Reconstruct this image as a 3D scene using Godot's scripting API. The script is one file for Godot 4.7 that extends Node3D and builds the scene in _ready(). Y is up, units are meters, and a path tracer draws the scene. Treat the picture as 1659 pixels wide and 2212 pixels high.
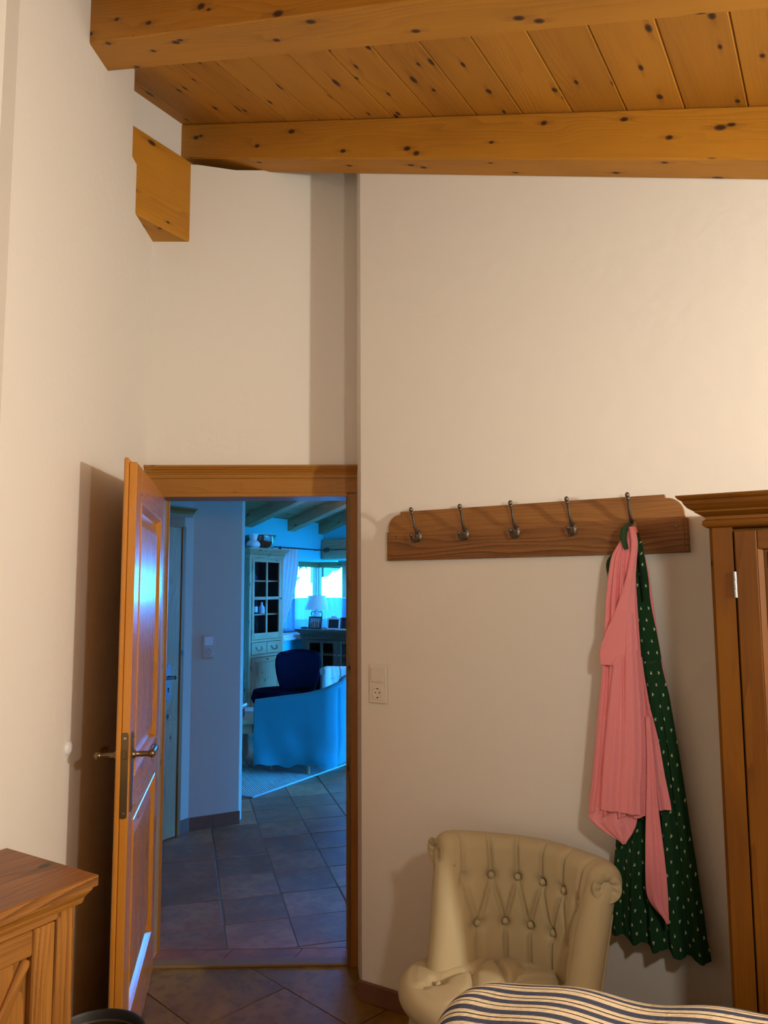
extends Node3D
# Frames. "Room frame" (u along the coat-rack wall, y up, w out of it into the bedroom; the living room lies at negative w).
# "Door frame" (x along the doorway wall, z out of it into the bedroom), origin in the middle of the threshold.
const ORIGIN := Vector3(-0.095, 0.0, -3.091)
const TURN := -0.54696
const DOOR_AT := Vector3(-0.564, 0.0, -3.344)
const DOOR_TURN := 0.02096
const PITCH_ROOF := 0.30813
var names := {}
var M := {}
var rng := RandomNumberGenerator.new()

func lin(r: float, g: float, b: float) -> Color:
	return Color(r, g, b).linear_to_srgb()

func rf(u: float, y: float, w: float, turn := 0.0) -> Transform3D:
	return Transform3D(Basis(Vector3.UP, TURN + turn), ORIGIN + Basis(Vector3.UP, TURN) * Vector3(u, y, w))

func df(x: float, y: float, z: float, turn := 0.0) -> Transform3D:
	return Transform3D(Basis(Vector3.UP, DOOR_TURN + turn), DOOR_AT + Basis(Vector3.UP, DOOR_TURN) * Vector3(x, y, z))

func wf(x: float, y: float, z: float, turn := 0.0) -> Transform3D:
	return Transform3D(Basis(Vector3.UP, turn), Vector3(x, y, z))

# ---------------------------------------------------------------- nodes
func numbered(called: String) -> String:
	var n: int = names.get(called, 0)
	names[called] = n + 1
	return called if n == 0 else "%s_%03d" % [called, n]

func thing(called: String, label: String, category: String, at: Transform3D, group := "", kind := "") -> Node3D:
	var o := Node3D.new()
	o.name = numbered(called)
	add_child(o)
	o.transform = at
	tag(o, label, category, group, kind)
	return o

func tag(o: Node3D, label: String, category: String, group := "", kind := "") -> void:
	if label != "":
		o.set_meta("label", label)
	if category != "":
		o.set_meta("category", category)
	if group != "":
		o.set_meta("group", group)
	if kind != "":
		o.set_meta("kind", kind)

func part(called: String, st: SurfaceTool, m: Material, parent: Node3D, at := Transform3D.IDENTITY, label := "") -> MeshInstance3D:
	st.generate_normals()
	var o := MeshInstance3D.new()
	o.name = called
	o.mesh = st.commit()
	o.material_override = m
	o.transform = at
	parent.add_child(o, true)
	if label != "":
		o.set_meta("label", label)
	return o

func again(o: MeshInstance3D, parent: Node3D, at: Transform3D, m: Material = null) -> MeshInstance3D:
	var c := MeshInstance3D.new()
	c.name = String(o.name).rstrip("0123456789")
	c.mesh = o.mesh
	c.material_override = m if m else o.material_override
	c.transform = at
	parent.add_child(c, true)
	return c

func copy(o: Node3D, at: Transform3D, label: String, group := "") -> Node3D:
	var c: Node3D = o.duplicate()
	c.name = numbered(String(o.name).rstrip("0123456789_"))
	add_child(c)
	c.transform = at
	c.set_meta("label", label)
	if group != "":
		c.set_meta("group", group)
	return c

# ---------------------------------------------------------------- shapes
func mb() -> SurfaceTool:
	var st := SurfaceTool.new()
	st.begin(Mesh.PRIMITIVE_TRIANGLES)
	st.set_smooth_group(-1)
	return st

func tri(st: SurfaceTool, a: Vector3, b: Vector3, c: Vector3, ua: Vector2, ub: Vector2, uc: Vector2, n := Vector3.ZERO) -> void:
	var flip := n != Vector3.ZERO and (c - a).cross(b - a).dot(n) < 0.0
	st.set_uv(ua)
	st.add_vertex(a)
	if flip:
		st.set_uv(uc)
		st.add_vertex(c)
		st.set_uv(ub)
		st.add_vertex(b)
	else:
		st.set_uv(ub)
		st.add_vertex(b)
		st.set_uv(uc)
		st.add_vertex(c)

func guv(p: Vector3, n: Vector3, g: int, off: Vector2) -> Vector2:
	var k := n.abs().max_axis_index()
	if k == g:
		return Vector2(p[(g + 1) % 3], p[(g + 2) % 3]) + off + Vector2(0.31, 0.17)
	return Vector2(p[g], p[3 - g - k] + float(k) * 0.213) + off

func face(st: SurfaceTool, pts: Array, n: Vector3, g: int, off: Vector2, xf: Transform3D) -> void:
	var q := []
	var uv := []
	for p in pts:
		q.append(xf * p)
		uv.append(guv(p, n, g, off))
	var nn := xf.basis * n
	for i in range(1, pts.size() - 1):
		tri(st, q[0], q[i], q[i + 1], uv[0], uv[i], uv[i + 1], nn)

# A box with chamfered edges; g is the axis the wood grain runs along.
func box(st: SurfaceTool, c: Vector3, s: Vector3, bev := 0.002, g := 0, off := Vector2.ZERO, xf := Transform3D.IDENTITY) -> void:
	var h := s * 0.5
	var b: float = minf(bev, minf(h.x, minf(h.y, h.z)) * 0.9)
	st.set_smooth_group(-1)
	for k in 3:
		var i := (k + 1) % 3
		var j := (k + 2) % 3
		for sg in [-1.0, 1.0]:
			var pts := []
			for q in [[-1.0, -1.0], [1.0, -1.0], [1.0, 1.0], [-1.0, 1.0]]:
				var p := Vector3.ZERO
				p[k] = sg * h[k]
				p[i] = q[0] * (h[i] - b)
				p[j] = q[1] * (h[j] - b)
				pts.append(c + p)
			var n := Vector3.ZERO
			n[k] = sg
			face(st, pts, n, g, off, xf)
	if b <= 0.0:
		return
	for k in 3:
		var i := (k + 1) % 3
		var j := (k + 2) % 3
		for si in [-1.0, 1.0]:
			for sj in [-1.0, 1.0]:
				var pts := []
				for e in [[-1.0, 0], [1.0, 0], [1.0, 1], [-1.0, 1]]:
					var p := Vector3.ZERO
					p[k] = e[0] * (h[k] - b)
					p[i] = si * (h[i] - (b if e[1] == 1 else 0.0))
					p[j] = sj * (h[j] - (0.0 if e[1] == 1 else b))
					pts.append(c + p)
				var n := Vector3.ZERO
				n[i] = si
				n[j] = sj * 0.99
				face(st, pts, n, g, off, xf)
	for sx in [-1.0, 1.0]:
		for sy in [-1.0, 1.0]:
			for sz in [-1.0, 1.0]:
				var d := Vector3(sx, sy, sz)
				face(st, [c + d * (h - Vector3(0, b, b)), c + d * (h - Vector3(b, 0, b)), c + d * (h - Vector3(b, b, 0))], d, g, off, xf)

# A polygon in x and y drawn out along z.
func ext(st: SurfaceTool, poly: PackedVector2Array, z0: float, z1: float, g := 0, off := Vector2.ZERO, xf := Transform3D.IDENTITY) -> void:
	st.set_smooth_group(-1)
	var p := poly
	if Geometry2D.is_polygon_clockwise(p):
		p.reverse()
	var t := Geometry2D.triangulate_polygon(p)
	for k in range(0, t.size(), 3):
		for z in [z0, z1]:
			var n := Vector3(0, 0, 1.0 if z == z1 else -1.0) * signf(z1 - z0)
			face(st, [Vector3(p[t[k]].x, p[t[k]].y, z), Vector3(p[t[k + 1]].x, p[t[k + 1]].y, z), Vector3(p[t[k + 2]].x, p[t[k + 2]].y, z)], n, g, off, xf)
	for i in p.size():
		var a := p[i]
		var b := p[(i + 1) % p.size()]
		var d := b - a
		var n := Vector3(d.y, -d.x, 0)
		if d.length() < 1e-6:
			continue
		if not Geometry2D.is_polygon_clockwise(p) and false:
			n = -n
		face(st, [Vector3(a.x, a.y, z0), Vector3(b.x, b.y, z0), Vector3(b.x, b.y, z1), Vector3(a.x, a.y, z1)], outward(p, i, n), g, off, xf)

func outward(p: PackedVector2Array, i: int, n: Vector3) -> Vector3:
	var m := (p[i] + p[(i + 1) % p.size()]) * 0.5
	var e := Vector2(n.x, n.y).normalized() * 0.0004
	return -n if Geometry2D.is_point_in_polygon(m + e, p) else n

# A moulding: the profile (x out of the wall, y up) run along local z from z0 to z1.
func lathe(st: SurfaceTool, prof: Array, seg := 24, xf := Transform3D.IDENTITY, smooth := true, squash := Vector2.ONE) -> void:
	var grp := 1
	for i in range(prof.size() - 1):
		if i > 0:
			var d0: Vector2 = prof[i] - prof[i - 1]
			var d1: Vector2 = prof[i + 1] - prof[i]
			if absf(d0.angle_to(d1)) > 0.75:
				grp += 1
		st.set_smooth_group(grp if smooth else -1)
		for k in seg:
			var a0 := TAU * k / seg
			var a1 := TAU * (k + 1) / seg
			var q := []
			for e in [[i, a0], [i, a1], [i + 1, a1], [i + 1, a0]]:
				var r: Vector2 = prof[e[0]]
				q.append(xf * Vector3(r.x * cos(e[1]) * squash.x, r.y, r.x * sin(e[1]) * squash.y))
			var am := (a0 + a1) * 0.5
			var d: Vector2 = prof[i + 1] - prof[i]
			var n := xf.basis * Vector3(d.y * cos(am), -d.x, d.y * sin(am))
			var v0 := float(i) / prof.size()
			var v1 := float(i + 1) / prof.size()
			var u0 := float(k) / seg
			var u1 := float(k + 1) / seg
			if prof[i].x > 1e-6:
				tri(st, q[0], q[1], q[2], Vector2(u0, v0), Vector2(u1, v0), Vector2(u1, v1), n)
			if prof[i + 1].x > 1e-6:
				tri(st, q[0], q[2], q[3], Vector2(u0, v0), Vector2(u1, v1), Vector2(u0, v1), n)

func tube(st: SurfaceTool, pts: Array, rad: Array, seg := 10, cap := true) -> void:
	st.set_smooth_group(0)
	var rings := []
	var side := Vector3.ZERO
	for i in pts.size():
		var d: Vector3 = (pts[mini(i + 1, pts.size() - 1)] - pts[maxi(i - 1, 0)]).normalized()
		if side == Vector3.ZERO:
			side = d.cross(Vector3.UP if absf(d.y) < 0.9 else Vector3.RIGHT).normalized()
		side = (side - d * side.dot(d)).normalized()
		var up := d.cross(side)
		var ring := []
		var r: float = rad[mini(i, rad.size() - 1)]
		for k in seg:
			var a := TAU * k / seg
			ring.append(pts[i] + (side * cos(a) + up * sin(a)) * r)
		rings.append(ring)
	for i in range(pts.size() - 1):
		for k in seg:
			var k1 := (k + 1) % seg
			var n: Vector3 = rings[i][k] + rings[i][k1] + rings[i + 1][k] + rings[i + 1][k1] - (pts[i] + pts[i + 1]) * 2.0
			tri(st, rings[i][k], rings[i][k1], rings[i + 1][k1], Vector2(0, i), Vector2(1, i), Vector2(1, i + 1), n)
			tri(st, rings[i][k], rings[i + 1][k1], rings[i + 1][k], Vector2(0, i), Vector2(1, i + 1), Vector2(0, i + 1), n)
	if cap:
		st.set_smooth_group(-1)
		for e in [0, pts.size() - 1]:
			var n: Vector3 = pts[e] - pts[1 if e == 0 else e - 1]
			for k in range(1, seg - 1):
				tri(st, rings[e][0], rings[e][k], rings[e][k + 1], Vector2.ZERO, Vector2.ZERO, Vector2.ZERO, n)

func ball(st: SurfaceTool, c: Vector3, r: float, seg := 14, squash := Vector3.ONE) -> void:
	var prof := []
	for i in 9:
		var a := -PI / 2 + PI * i / 8.0
		prof.append(Vector2(maxf(cos(a) * r, 0.0), sin(a) * r))
	lathe(st, prof, seg, Transform3D(Basis.from_scale(squash), c))

# A smooth sheet; at(i, j) gives Vector3, uvs(i, j) Vector2 with i and j from 0 to 1.
func sheet(st: SurfaceTool, nu: int, nv: int, at: Callable, uvs: Callable, flip := false, group := 0) -> void:
	st.set_smooth_group(group)
	var p := []
	var t := []
	for j in nv + 1:
		for i in nu + 1:
			p.append(at.call(float(i) / nu, float(j) / nv))
			t.append(uvs.call(float(i) / nu, float(j) / nv))
	for j in nv:
		for i in nu:
			var a := j * (nu + 1) + i
			var b := a + 1
			var c := b + nu + 1
			var d := a + nu + 1
			for q in ([[a, b, c], [a, c, d]] if flip else [[a, c, b], [a, d, c]]):
				for k in q:
					st.set_uv(t[k])
					st.add_vertex(p[k])

# A mitred moulding round three sides (left, front, right) of a box whose front left corner is at x0, front at z; profile points are (out, y).
func cornice(st: SurfaceTool, prof: Array, x0: float, x1: float, zb: float, zf: float, off := Vector2.ZERO, xf := Transform3D.IDENTITY) -> void:
	st.set_smooth_group(-1)
	for i in range(prof.size() - 1):
		var a: Vector2 = prof[i]
		var b: Vector2 = prof[i + 1]
		var d := b - a
		var la := [Vector3(x0 - a.x, a.y, zb), Vector3(x0 - a.x, a.y, zf + a.x), Vector3(x1 + a.x, a.y, zf + a.x), Vector3(x1 + a.x, a.y, zb)]
		var lb := [Vector3(x0 - b.x, b.y, zb), Vector3(x0 - b.x, b.y, zf + b.x), Vector3(x1 + b.x, b.y, zf + b.x), Vector3(x1 + b.x, b.y, zb)]
		for k in 3:
			var o: Vector3 = [Vector3(-1, 0, 0), Vector3(0, 0, 1), Vector3(1, 0, 0)][k]
			var n := o * d.y + Vector3(0, -d.x, 0)
			face(st, [la[k], la[k + 1], lb[k + 1], lb[k]], n, 2 if k != 1 else 0, off + Vector2(0, 0.02 * i), xf)

# ---------------------------------------------------------------- textures
func noise_bytes(sd: int, w: int, h: int, f: float, tw: int, th: int, oct := 3) -> PackedByteArray:
	var n := FastNoiseLite.new()
	n.seed = sd
	n.noise_type = FastNoiseLite.TYPE_SIMPLEX_SMOOTH
	n.frequency = f
	n.fractal_octaves = oct
	var im := n.get_seamless_image(w, h)
	im.resize(tw, th, Image.INTERPOLATE_CUBIC)
	im.convert(Image.FORMAT_L8)
	return im.get_data()

# Sawn softwood, 2.4 m along the grain by 0.6 m across.
func wood(sd: int, light: Color, dark: Color, knot: Color, rings: float, knots: int, contrast: float, blotch := 0.25) -> ImageTexture:
	var W := 1024
	var H := 512
	rng.seed = sd
	var warp := noise_bytes(sd, 48, 96, 0.03, W, H)
	var fine := noise_bytes(sd + 1, 40, 512, 0.2, W, H)
	var tone := noise_bytes(sd + 2, 64, 64, 0.05, W, H)
	var push := PackedFloat32Array()
	var spot := PackedFloat32Array()
	push.resize(W * H)
	spot.resize(W * H)
	for k in knots:
		var kx := rng.randi_range(0, W - 1)
		var ky := rng.randi_range(0, H - 1)
		var r := rng.randf_range(3.2, 8.5)
		var rx := r * rng.randf_range(0.45, 0.8)
		var reach := int(r * 5.0)
		for dy in range(-reach, reach + 1):
			for dx in range(-reach * 2, reach * 2 + 1):
				var at := posmod(ky + dy, H) * W + posmod(kx + dx, W)
				var e := (dx * dx) / (16.0 * r * r) + (dy * dy) / (3.2 * r * r)
				if e < 4.0:
					push[at] += signf(dy) * exp(-e) * r * 0.16
				var d := sqrt((dx * dx) / (rx * rx * 1.6) + (dy * dy) / (r * r * 0.75))
				if d < 1.7:
					spot[at] = maxf(spot[at], clampf(1.7 - d, 0.0, 1.0))
				elif d < 5.0 and absf(dy) < r:
					spot[at] = maxf(spot[at], 0.16 * (1.0 - (d - 1.7) / 3.3))
	var out := PackedByteArray()
	out.resize(W * H * 3)
	var i := 0
	var o := 0
	for y in H:
		var ry := float(y) / H * rings
		for x in W:
			var r := ry + (warp[i] - 128) * 0.02 + push[i]
			var f := r - floorf(r)
			var t := f * f * (0.55 + 0.45 * sin(floorf(r) * 12.9)) * contrast + (fine[i] - 128) * 0.0022 * contrast + (tone[i] - 128) * 0.0045 * blotch
			t = clampf(t + 0.15, 0.0, 1.0)
			var s := spot[i]
			var r0 := light.r + (dark.r - light.r) * t
			var g0 := light.g + (dark.g - light.g) * t
			var b0 := light.b + (dark.b - light.b) * t
			out[o] = int(255.0 * (r0 + (knot.r - r0) * s))
			out[o + 1] = int(255.0 * (g0 + (knot.g - g0) * s))
			out[o + 2] = int(255.0 * (b0 + (knot.b - b0) * s))
			i += 1
			o += 3
	return ImageTexture.create_from_image(Image.create_from_data(W, H, false, Image.FORMAT_RGB8, out))

func mat(called: String, c: Color, rough := 0.8, tex: Texture2D = null, uv := Vector3.ONE, metal := 0.0) -> StandardMaterial3D:
	var m := StandardMaterial3D.new()
	m.resource_name = called
	m.albedo_color = c
	m.roughness = rough
	m.metallic = metal
	if tex:
		m.albedo_texture = tex
		m.uv1_scale = uv
	return m

func tinted(m: StandardMaterial3D, called: String, c: Color) -> StandardMaterial3D:
	var t: StandardMaterial3D = m.duplicate()
	t.resource_name = called
	t.albedo_color = c
	return t

func height_noise(sd: int, f: float, oct := 3, w := 256) -> ImageTexture:
	var n := FastNoiseLite.new()
	n.seed = sd
	n.frequency = f
	n.fractal_octaves = oct
	return ImageTexture.create_from_image(n.get_seamless_image(w, w))

func stone(sd: int, a: Color, b: Color, c: Color, bandy: float) -> ImageTexture:
	var W := 512
	var n0 := noise_bytes(sd, 256, int(256 / bandy), 0.012, W, W, 5)
	var n1 := noise_bytes(sd + 1, 256, 256, 0.05, W, W, 4)
	var out := PackedByteArray()
	out.resize(W * W * 3)
	for i in W * W:
		var t := clampf((n0[i] - 70) / 120.0, 0.0, 1.0)
		var s := clampf((n1[i] - 120) / 90.0, 0.0, 1.0) * 0.6
		var k := a.lerp(b, t).lerp(c, s)
		out[i * 3] = int(k.r * 255)
		out[i * 3 + 1] = int(k.g * 255)
		out[i * 3 + 2] = int(k.b * 255)
	return ImageTexture.create_from_image(Image.create_from_data(W, W, false, Image.FORMAT_RGB8, out))

func dress_print() -> ImageTexture:
	var W := 512
	var im := Image.create(W, W, false, Image.FORMAT_RGB8)
	im.fill(Color(0.05, 0.24, 0.11))
	rng.seed = 5
	for k in 900:
		im.fill_rect(Rect2i(rng.randi_range(0, W - 8), rng.randi_range(0, W - 3), rng.randi_range(2, 8), 1), Color(0.04, 0.2, 0.09))
	for row in 8:
		for col in 6:
			var cx := (col + 0.5 * (row % 2)) * W / 6.0 + rng.randf_range(-9, 9) + 20
			var cy := row * W / 8.0 + rng.randf_range(-7, 7) + 24
			var a := rng.randf_range(0, TAU)
			for lobe in 3:
				var o := Vector2.from_angle(a + lobe * 2.1) * 4.6
				for y in range(-9, 10):
					for x in range(-9, 10):
						if Vector2(x * 1.0, y * 0.8).distance_to(o) < 4.4:
							im.set_pixel(posmod(int(cx) + x, W), posmod(int(cy) + y, W), Color(0.78, 0.8, 0.66))
	return ImageTexture.create_from_image(im)

func quilt_print() -> ImageTexture:
	# Across the stripes: one repeat of 96 mm.
	var W := 256
	var H := 384
	var im := Image.create(W, H, false, Image.FORMAT_RGB8)
	var cream := Color(0.86, 0.79, 0.66)
	var navy := Color(0.24, 0.26, 0.35)
	var black := Color(0.07, 0.07, 0.09)
	im.fill(cream)
	for s in [[0, 78, navy], [128, 144, black], [192, 262, navy], [310, 324, black]]:
		im.fill_rect(Rect2i(0, s[0], W, s[1] - s[0]), s[2])
	rng.seed = 9
	for k in 9000:
		var x := rng.randi_range(0, W - 2)
		var y := rng.randi_range(0, H - 4)
		var c := im.get_pixel(x, y)
		im.fill_rect(Rect2i(x, y, 1, rng.randi_range(1, 4)), c.darkened(0.12) if k % 2 else c.lightened(0.07))
	return ImageTexture.create_from_image(im)

func rug_print() -> ImageTexture:
	var W := 128
	var im := Image.create(W, W, false, Image.FORMAT_RGB8)
	im.fill(Color(0.83, 0.8, 0.73))
	for k in 4:
		im.fill_rect(Rect2i(0, k * 32, W, 13), Color(0.25, 0.23, 0.2))
	return ImageTexture.create_from_image(im)

func rug_height() -> ImageTexture:
	var im := Image.create(128, 128, false, Image.FORMAT_L8)
	for y in 128:
		var v := 0.5 - 0.5 * cos(TAU * (y % 32 - 6.0) / 32.0)
		im.fill_rect(Rect2i(0, y, 128, 1), Color(v, v, v))
	return ImageTexture.create_from_image(im)

func apron_print() -> ImageTexture:
	# Plain pink with a lighter woven border (stripes and rings) near the hem: v runs down the cloth in metres.
	var W := 512
	var H := 1024
	var im := Image.create(W, H, false, Image.FORMAT_RGB8)
	var base := Color(0.93, 0.56, 0.585)
	im.fill(base)
	rng.seed = 12
	for k in 6000:
		im.fill_rect(Rect2i(rng.randi_range(0, W - 2), rng.randi_range(0, H - 14), 1, rng.randi_range(5, 14)), base.darkened(0.04) if k % 2 else base.lightened(0.05))
	for band in 6:
		var x := band * 86 + 10
		for l in [0, 5, 10, 44, 49]:
			im.fill_rect(Rect2i(x + l, 900, 2, 116), base.lightened(0.22))
		for a in 60:
			for r in [10.0, 13.0]:
				var q: Vector2 = Vector2.from_angle(TAU * a / 60.0) * r
				im.fill_rect(Rect2i(int(x + 28 + q.x), int(955 + q.y), 2, 2), base.lightened(0.13))
	im.fill_rect(Rect2i(0, 896, W, 2), base.lightened(0.15))
	return ImageTexture.create_from_image(im)

func photo_print() -> ImageTexture:
	var im := Image.create(128, 96, false, Image.FORMAT_RGB8)
	im.fill(Color(0.55, 0.6, 0.62))
	im.fill_rect(Rect2i(0, 62, 128, 34), Color(0.35, 0.42, 0.3))
	rng.seed = 31
	for k in 9:
		var x := 12 + k * 12
		var c: Color = [Color(0.6, 0.22, 0.16), Color(0.75, 0.45, 0.3), Color(0.4, 0.16, 0.14), Color(0.7, 0.66, 0.6)][k % 4]
		var top := rng.randi_range(34, 52)
		im.fill_rect(Rect2i(x, top, 13, 84 - top), c)
		im.fill_rect(Rect2i(x + 3, top - 9, 7, 9), Color(0.75, 0.52, 0.42))
	return ImageTexture.create_from_image(im)

func materials() -> void:
	var plaster := mat("plaster", lin(0.78, 0.745, 0.69), 0.95)
	plaster.heightmap_enabled = true
	plaster.heightmap_texture = height_noise(3, 0.03, 4)
	plaster.heightmap_scale = 0.12
	plaster.uv1_triplanar = true
	plaster.uv1_world_triplanar = true
	plaster.uv1_scale = Vector3(1.6, 1.6, 1.6)
	M.plaster = plaster
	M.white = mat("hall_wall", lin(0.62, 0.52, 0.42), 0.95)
	M.daylit_wall = mat("white_wall_daylight_blue", lin(0.12, 0.70, 0.80), 0.95)  # white walls with the blue of the daylight put into the colour
	var uv := Vector3(1 / 2.4, 1 / 0.6, 1)
	var t_beam := wood(101, Color(0.74, 0.555, 0.27), Color(0.60, 0.43, 0.17), Color(0.22, 0.13, 0.05), 34, 46, 0.5, 0.4)
	M.beam = mat("glazed_spruce", lin(0.97, 0.78, 0.19), 0.65, t_beam, uv)
	M.plank = mat("spruce_plank", lin(1.0, 0.80, 0.22), 0.65, t_beam, uv)
	M.plank_b = mat("spruce_plank_dark", lin(0.88, 0.69, 0.17), 0.65, t_beam, uv)
	var t_door := wood(202, Color(0.77, 0.55, 0.28), Color(0.66, 0.44, 0.19), Color(0.3, 0.17, 0.08), 30, 12, 0.45)
	M.door = mat("varnished_pine", lin(1.0, 0.88, 0.5), 0.22, t_door, uv)
	M.frame = mat("pine_frame", lin(0.66, 0.6, 0.3), 0.4, t_door, uv)
	var t_rack := wood(303, Color(0.60, 0.41, 0.24), Color(0.34, 0.20, 0.10), Color(0.2, 0.11, 0.06), 44, 7, 0.8)
	M.rack = mat("old_pine", lin(0.98, 0.94, 0.55), 0.55, t_rack, uv)
	var t_oak := wood(404, Color(0.60, 0.37, 0.09), Color(0.42, 0.23, 0.04), Color(0.2, 0.09, 0.02), 22, 8, 0.5, 0.6)
	M.oak = mat("antique_wardrobe_wood", lin(0.44, 0.42, 0.09), 0.55, t_oak, uv)
	M.oak.metallic_specular = 0.3
	var t_dress := wood(505, Color(0.70, 0.50, 0.28), Color(0.44, 0.28, 0.13), Color(0.18, 0.1, 0.05), 24, 6, 0.9, 0.5)
	M.dresser = mat("waxed_pine", lin(0.9, 0.8, 0.42), 0.5, t_dress, uv)
	M.dresser_top = mat("waxed_pine_top", lin(0.69, 0.52, 0.22), 0.38, t_dress, uv)
	var t_pale := wood(606, Color(0.74, 0.66, 0.5), Color(0.56, 0.47, 0.33), Color(0.25, 0.18, 0.12), 26, 14, 0.7)
	M.pale = mat("pale_pine", lin(0.95, 0.78, 0.74), 0.55, t_pale, uv)
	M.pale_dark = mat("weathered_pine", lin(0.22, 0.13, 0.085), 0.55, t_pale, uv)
	M.velvet = mat("beige_velvet", lin(0.45, 0.37, 0.22), 0.9)
	M.velvet.rim_enabled = true
	M.velvet.rim = 0.35
	M.velvet.rim_tint = 0.6
	M.velvet_grey = tinted(M.velvet, "grey_velvet", lin(0.5, 0.47, 0.42))
	M.green = mat("green_print_cotton", Color.WHITE, 0.95, dress_print(), Vector3(1 / 0.19, 1 / 0.28, 1))
	M.green_dark = mat("green_facing", Color(0.03, 0.13, 0.07), 0.95)
	M.pink = mat("pink_apron_cloth", Color.WHITE, 0.75, apron_print(), Vector3(2.0, 1.0, 1))
	M.pink.rim_enabled = true
	M.pink.rim = 0.2
	M.quilt = mat("striped_seersucker", Color.WHITE, 0.95, quilt_print(), Vector3(6.0, 1 / 0.088, 1))
	M.quilt.heightmap_enabled = true
	M.quilt.heightmap_texture = height_noise(8, 0.06, 2, 128)
	M.quilt.heightmap_scale = 0.16
	M.iron = mat("pewter_iron", lin(0.16, 0.14, 0.12), 0.38, null, Vector3.ONE, 0.85)
	M.brass = mat("burnished_brass", lin(0.2, 0.14, 0.07), 0.32, null, Vector3.ONE, 0.85)
	M.steel = mat("polished_steel", lin(0.6, 0.6, 0.58), 0.22, null, Vector3.ONE, 0.95)
	M.plastic = mat("white_plastic", lin(0.74, 0.7, 0.63), 0.45)
	M.hole = mat("dark_recess", lin(0.01, 0.01, 0.01), 0.8)
	M.black = mat("black_leatherette", lin(0.012, 0.011, 0.010), 0.5)
	M.dark = mat("shade_and_dark_print", lin(0.02, 0.018, 0.015), 0.8)  # dark picture prints, and shade painted inside the cabinet
	M.grout = mat("grout", lin(0.24, 0.21, 0.19), 0.9)
	M.grout_dark = mat("dark_grout", lin(0.07, 0.055, 0.04), 0.9)
	var t_tile := stone(41, Color(0.64, 0.46, 0.38), Color(0.72, 0.55, 0.46), Color(0.57, 0.43, 0.37), 1.0)
	for k in 4:
		var m := mat("terracotta_tile", lin(1.0, 0.71, 0.52) * [1.0, 0.93, 1.05, 0.88][k], 0.4, t_tile, Vector3(1.3, 1.3, 1))
		M["tile%d" % k] = m
	var t_stone := stone(51, Color(0.50, 0.40, 0.25), Color(0.60, 0.50, 0.33), Color(0.42, 0.32, 0.19), 3.0)
	for k in 3:
		M["slab%d" % k] = mat("brown_stone_tile", lin(0.92, 0.82, 0.34) * [1.0, 0.92, 1.06][k], 0.38, t_stone, Vector3(1.1, 1.1, 1))
	M.skirt = mat("skirting_tile", lin(0.17, 0.075, 0.045), 0.5)
	M.skirt_hall = mat("terracotta_skirting", lin(0.2, 0.09, 0.055), 0.45)
	M.white_plastic = mat("bright_plastic", lin(0.8, 0.8, 0.8), 0.3)
	M.white_paint = mat("white_paint", lin(0.75, 0.76, 0.78), 0.5)
	M.window_wood = mat("tan_window_frame", lin(0.62, 0.42, 0.22), 0.5, t_pale, uv)
	M.whitewash = mat("whitewashed_boards", lin(1.0, 1.0, 1.05), 0.5, t_pale, uv)
	M.zinc = mat("grey_iron_plate", lin(0.32, 0.33, 0.34), 0.45, null, Vector3.ONE, 0.5)
	M.steel_dark = mat("dark_polished_metal", lin(0.35, 0.3, 0.26), 0.12, null, Vector3.ONE, 0.95)
	M.pale_door = mat("plain_pine_door", lin(1.0, 0.92, 0.8), 0.4, t_pale, uv)
	M.pale_beam = mat("pale_rafter", lin(1.0, 0.84, 0.8), 0.6, t_pale, uv)
	M.pale_plank = mat("pale_ceiling_board", lin(0.85, 0.62, 0.5), 0.6, t_pale, uv)
	M.slip = mat("slipcover_daylight_blue", lin(0.022, 0.155, 0.17), 0.95)  # pale cloth; its blue is daylight put into the colour
	M.navy = mat("navy_upholstery", lin(0.004, 0.004, 0.010), 0.9)
	M.navy.metallic_specular = 0.1
	M.sheer = mat("sheer_voile", Color(0.5, 0.66, 0.75, 0.97), 0.9)
	M.sheer.transparency = BaseMaterial3D.TRANSPARENCY_ALPHA
	M.sheer.backlight_enabled = true
	M.sheer.backlight = Color(0.3, 0.3, 0.3)
	M.drape = mat("white_voile", lin(0.75, 0.77, 0.8), 0.9)
	M.drape.backlight_enabled = true
	M.drape.backlight = Color(0.5, 0.5, 0.5)
	M.pane = mat("window_glass", Color(0.1, 0.1, 0.1, 0.03), 0.02)
	M.pane.transparency = BaseMaterial3D.TRANSPARENCY_ALPHA
	M.cabpane = mat("cabinet_glass", Color(0.04, 0.04, 0.04, 0.04), 0.03)
	M.cabpane.metallic_specular = 0.07
	M.cabpane.transparency = BaseMaterial3D.TRANSPARENCY_ALPHA  # black panels stand for the dim inside of the cabinet
	M.shade = mat("linen_shade", lin(0.75, 0.73, 0.68), 0.9)
	M.shade.backlight_enabled = true
	M.shade.backlight = Color(0.5, 0.5, 0.48)
	M.china = mat("white_glazed_china", lin(0.72, 0.73, 0.74), 0.2)
	M.bluechina = mat("blue_glass", lin(0.02, 0.03, 0.16), 0.12)
	M.bottle = mat("dark_bottle_glass", lin(0.02, 0.035, 0.04), 0.12)
	M.paper = mat("paper_label", lin(0.6, 0.68, 0.72), 0.7)
	M.photo = mat("photograph", Color.WHITE, 0.4, photo_print())
	M.rug = mat("ribbed_rug", Color.WHITE, 0.95, rug_print(), Vector3(1, 1 / 0.068, 1))
	M.rug_edge = mat("rug_binding", lin(0.3, 0.34, 0.34), 0.95)
	M.rug.heightmap_enabled = true
	M.rug.heightmap_texture = rug_height()
	M.rug.heightmap_scale = 0.5
	M.book = mat("brown_book_cloth", lin(0.16, 0.07, 0.04), 0.8)
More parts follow.
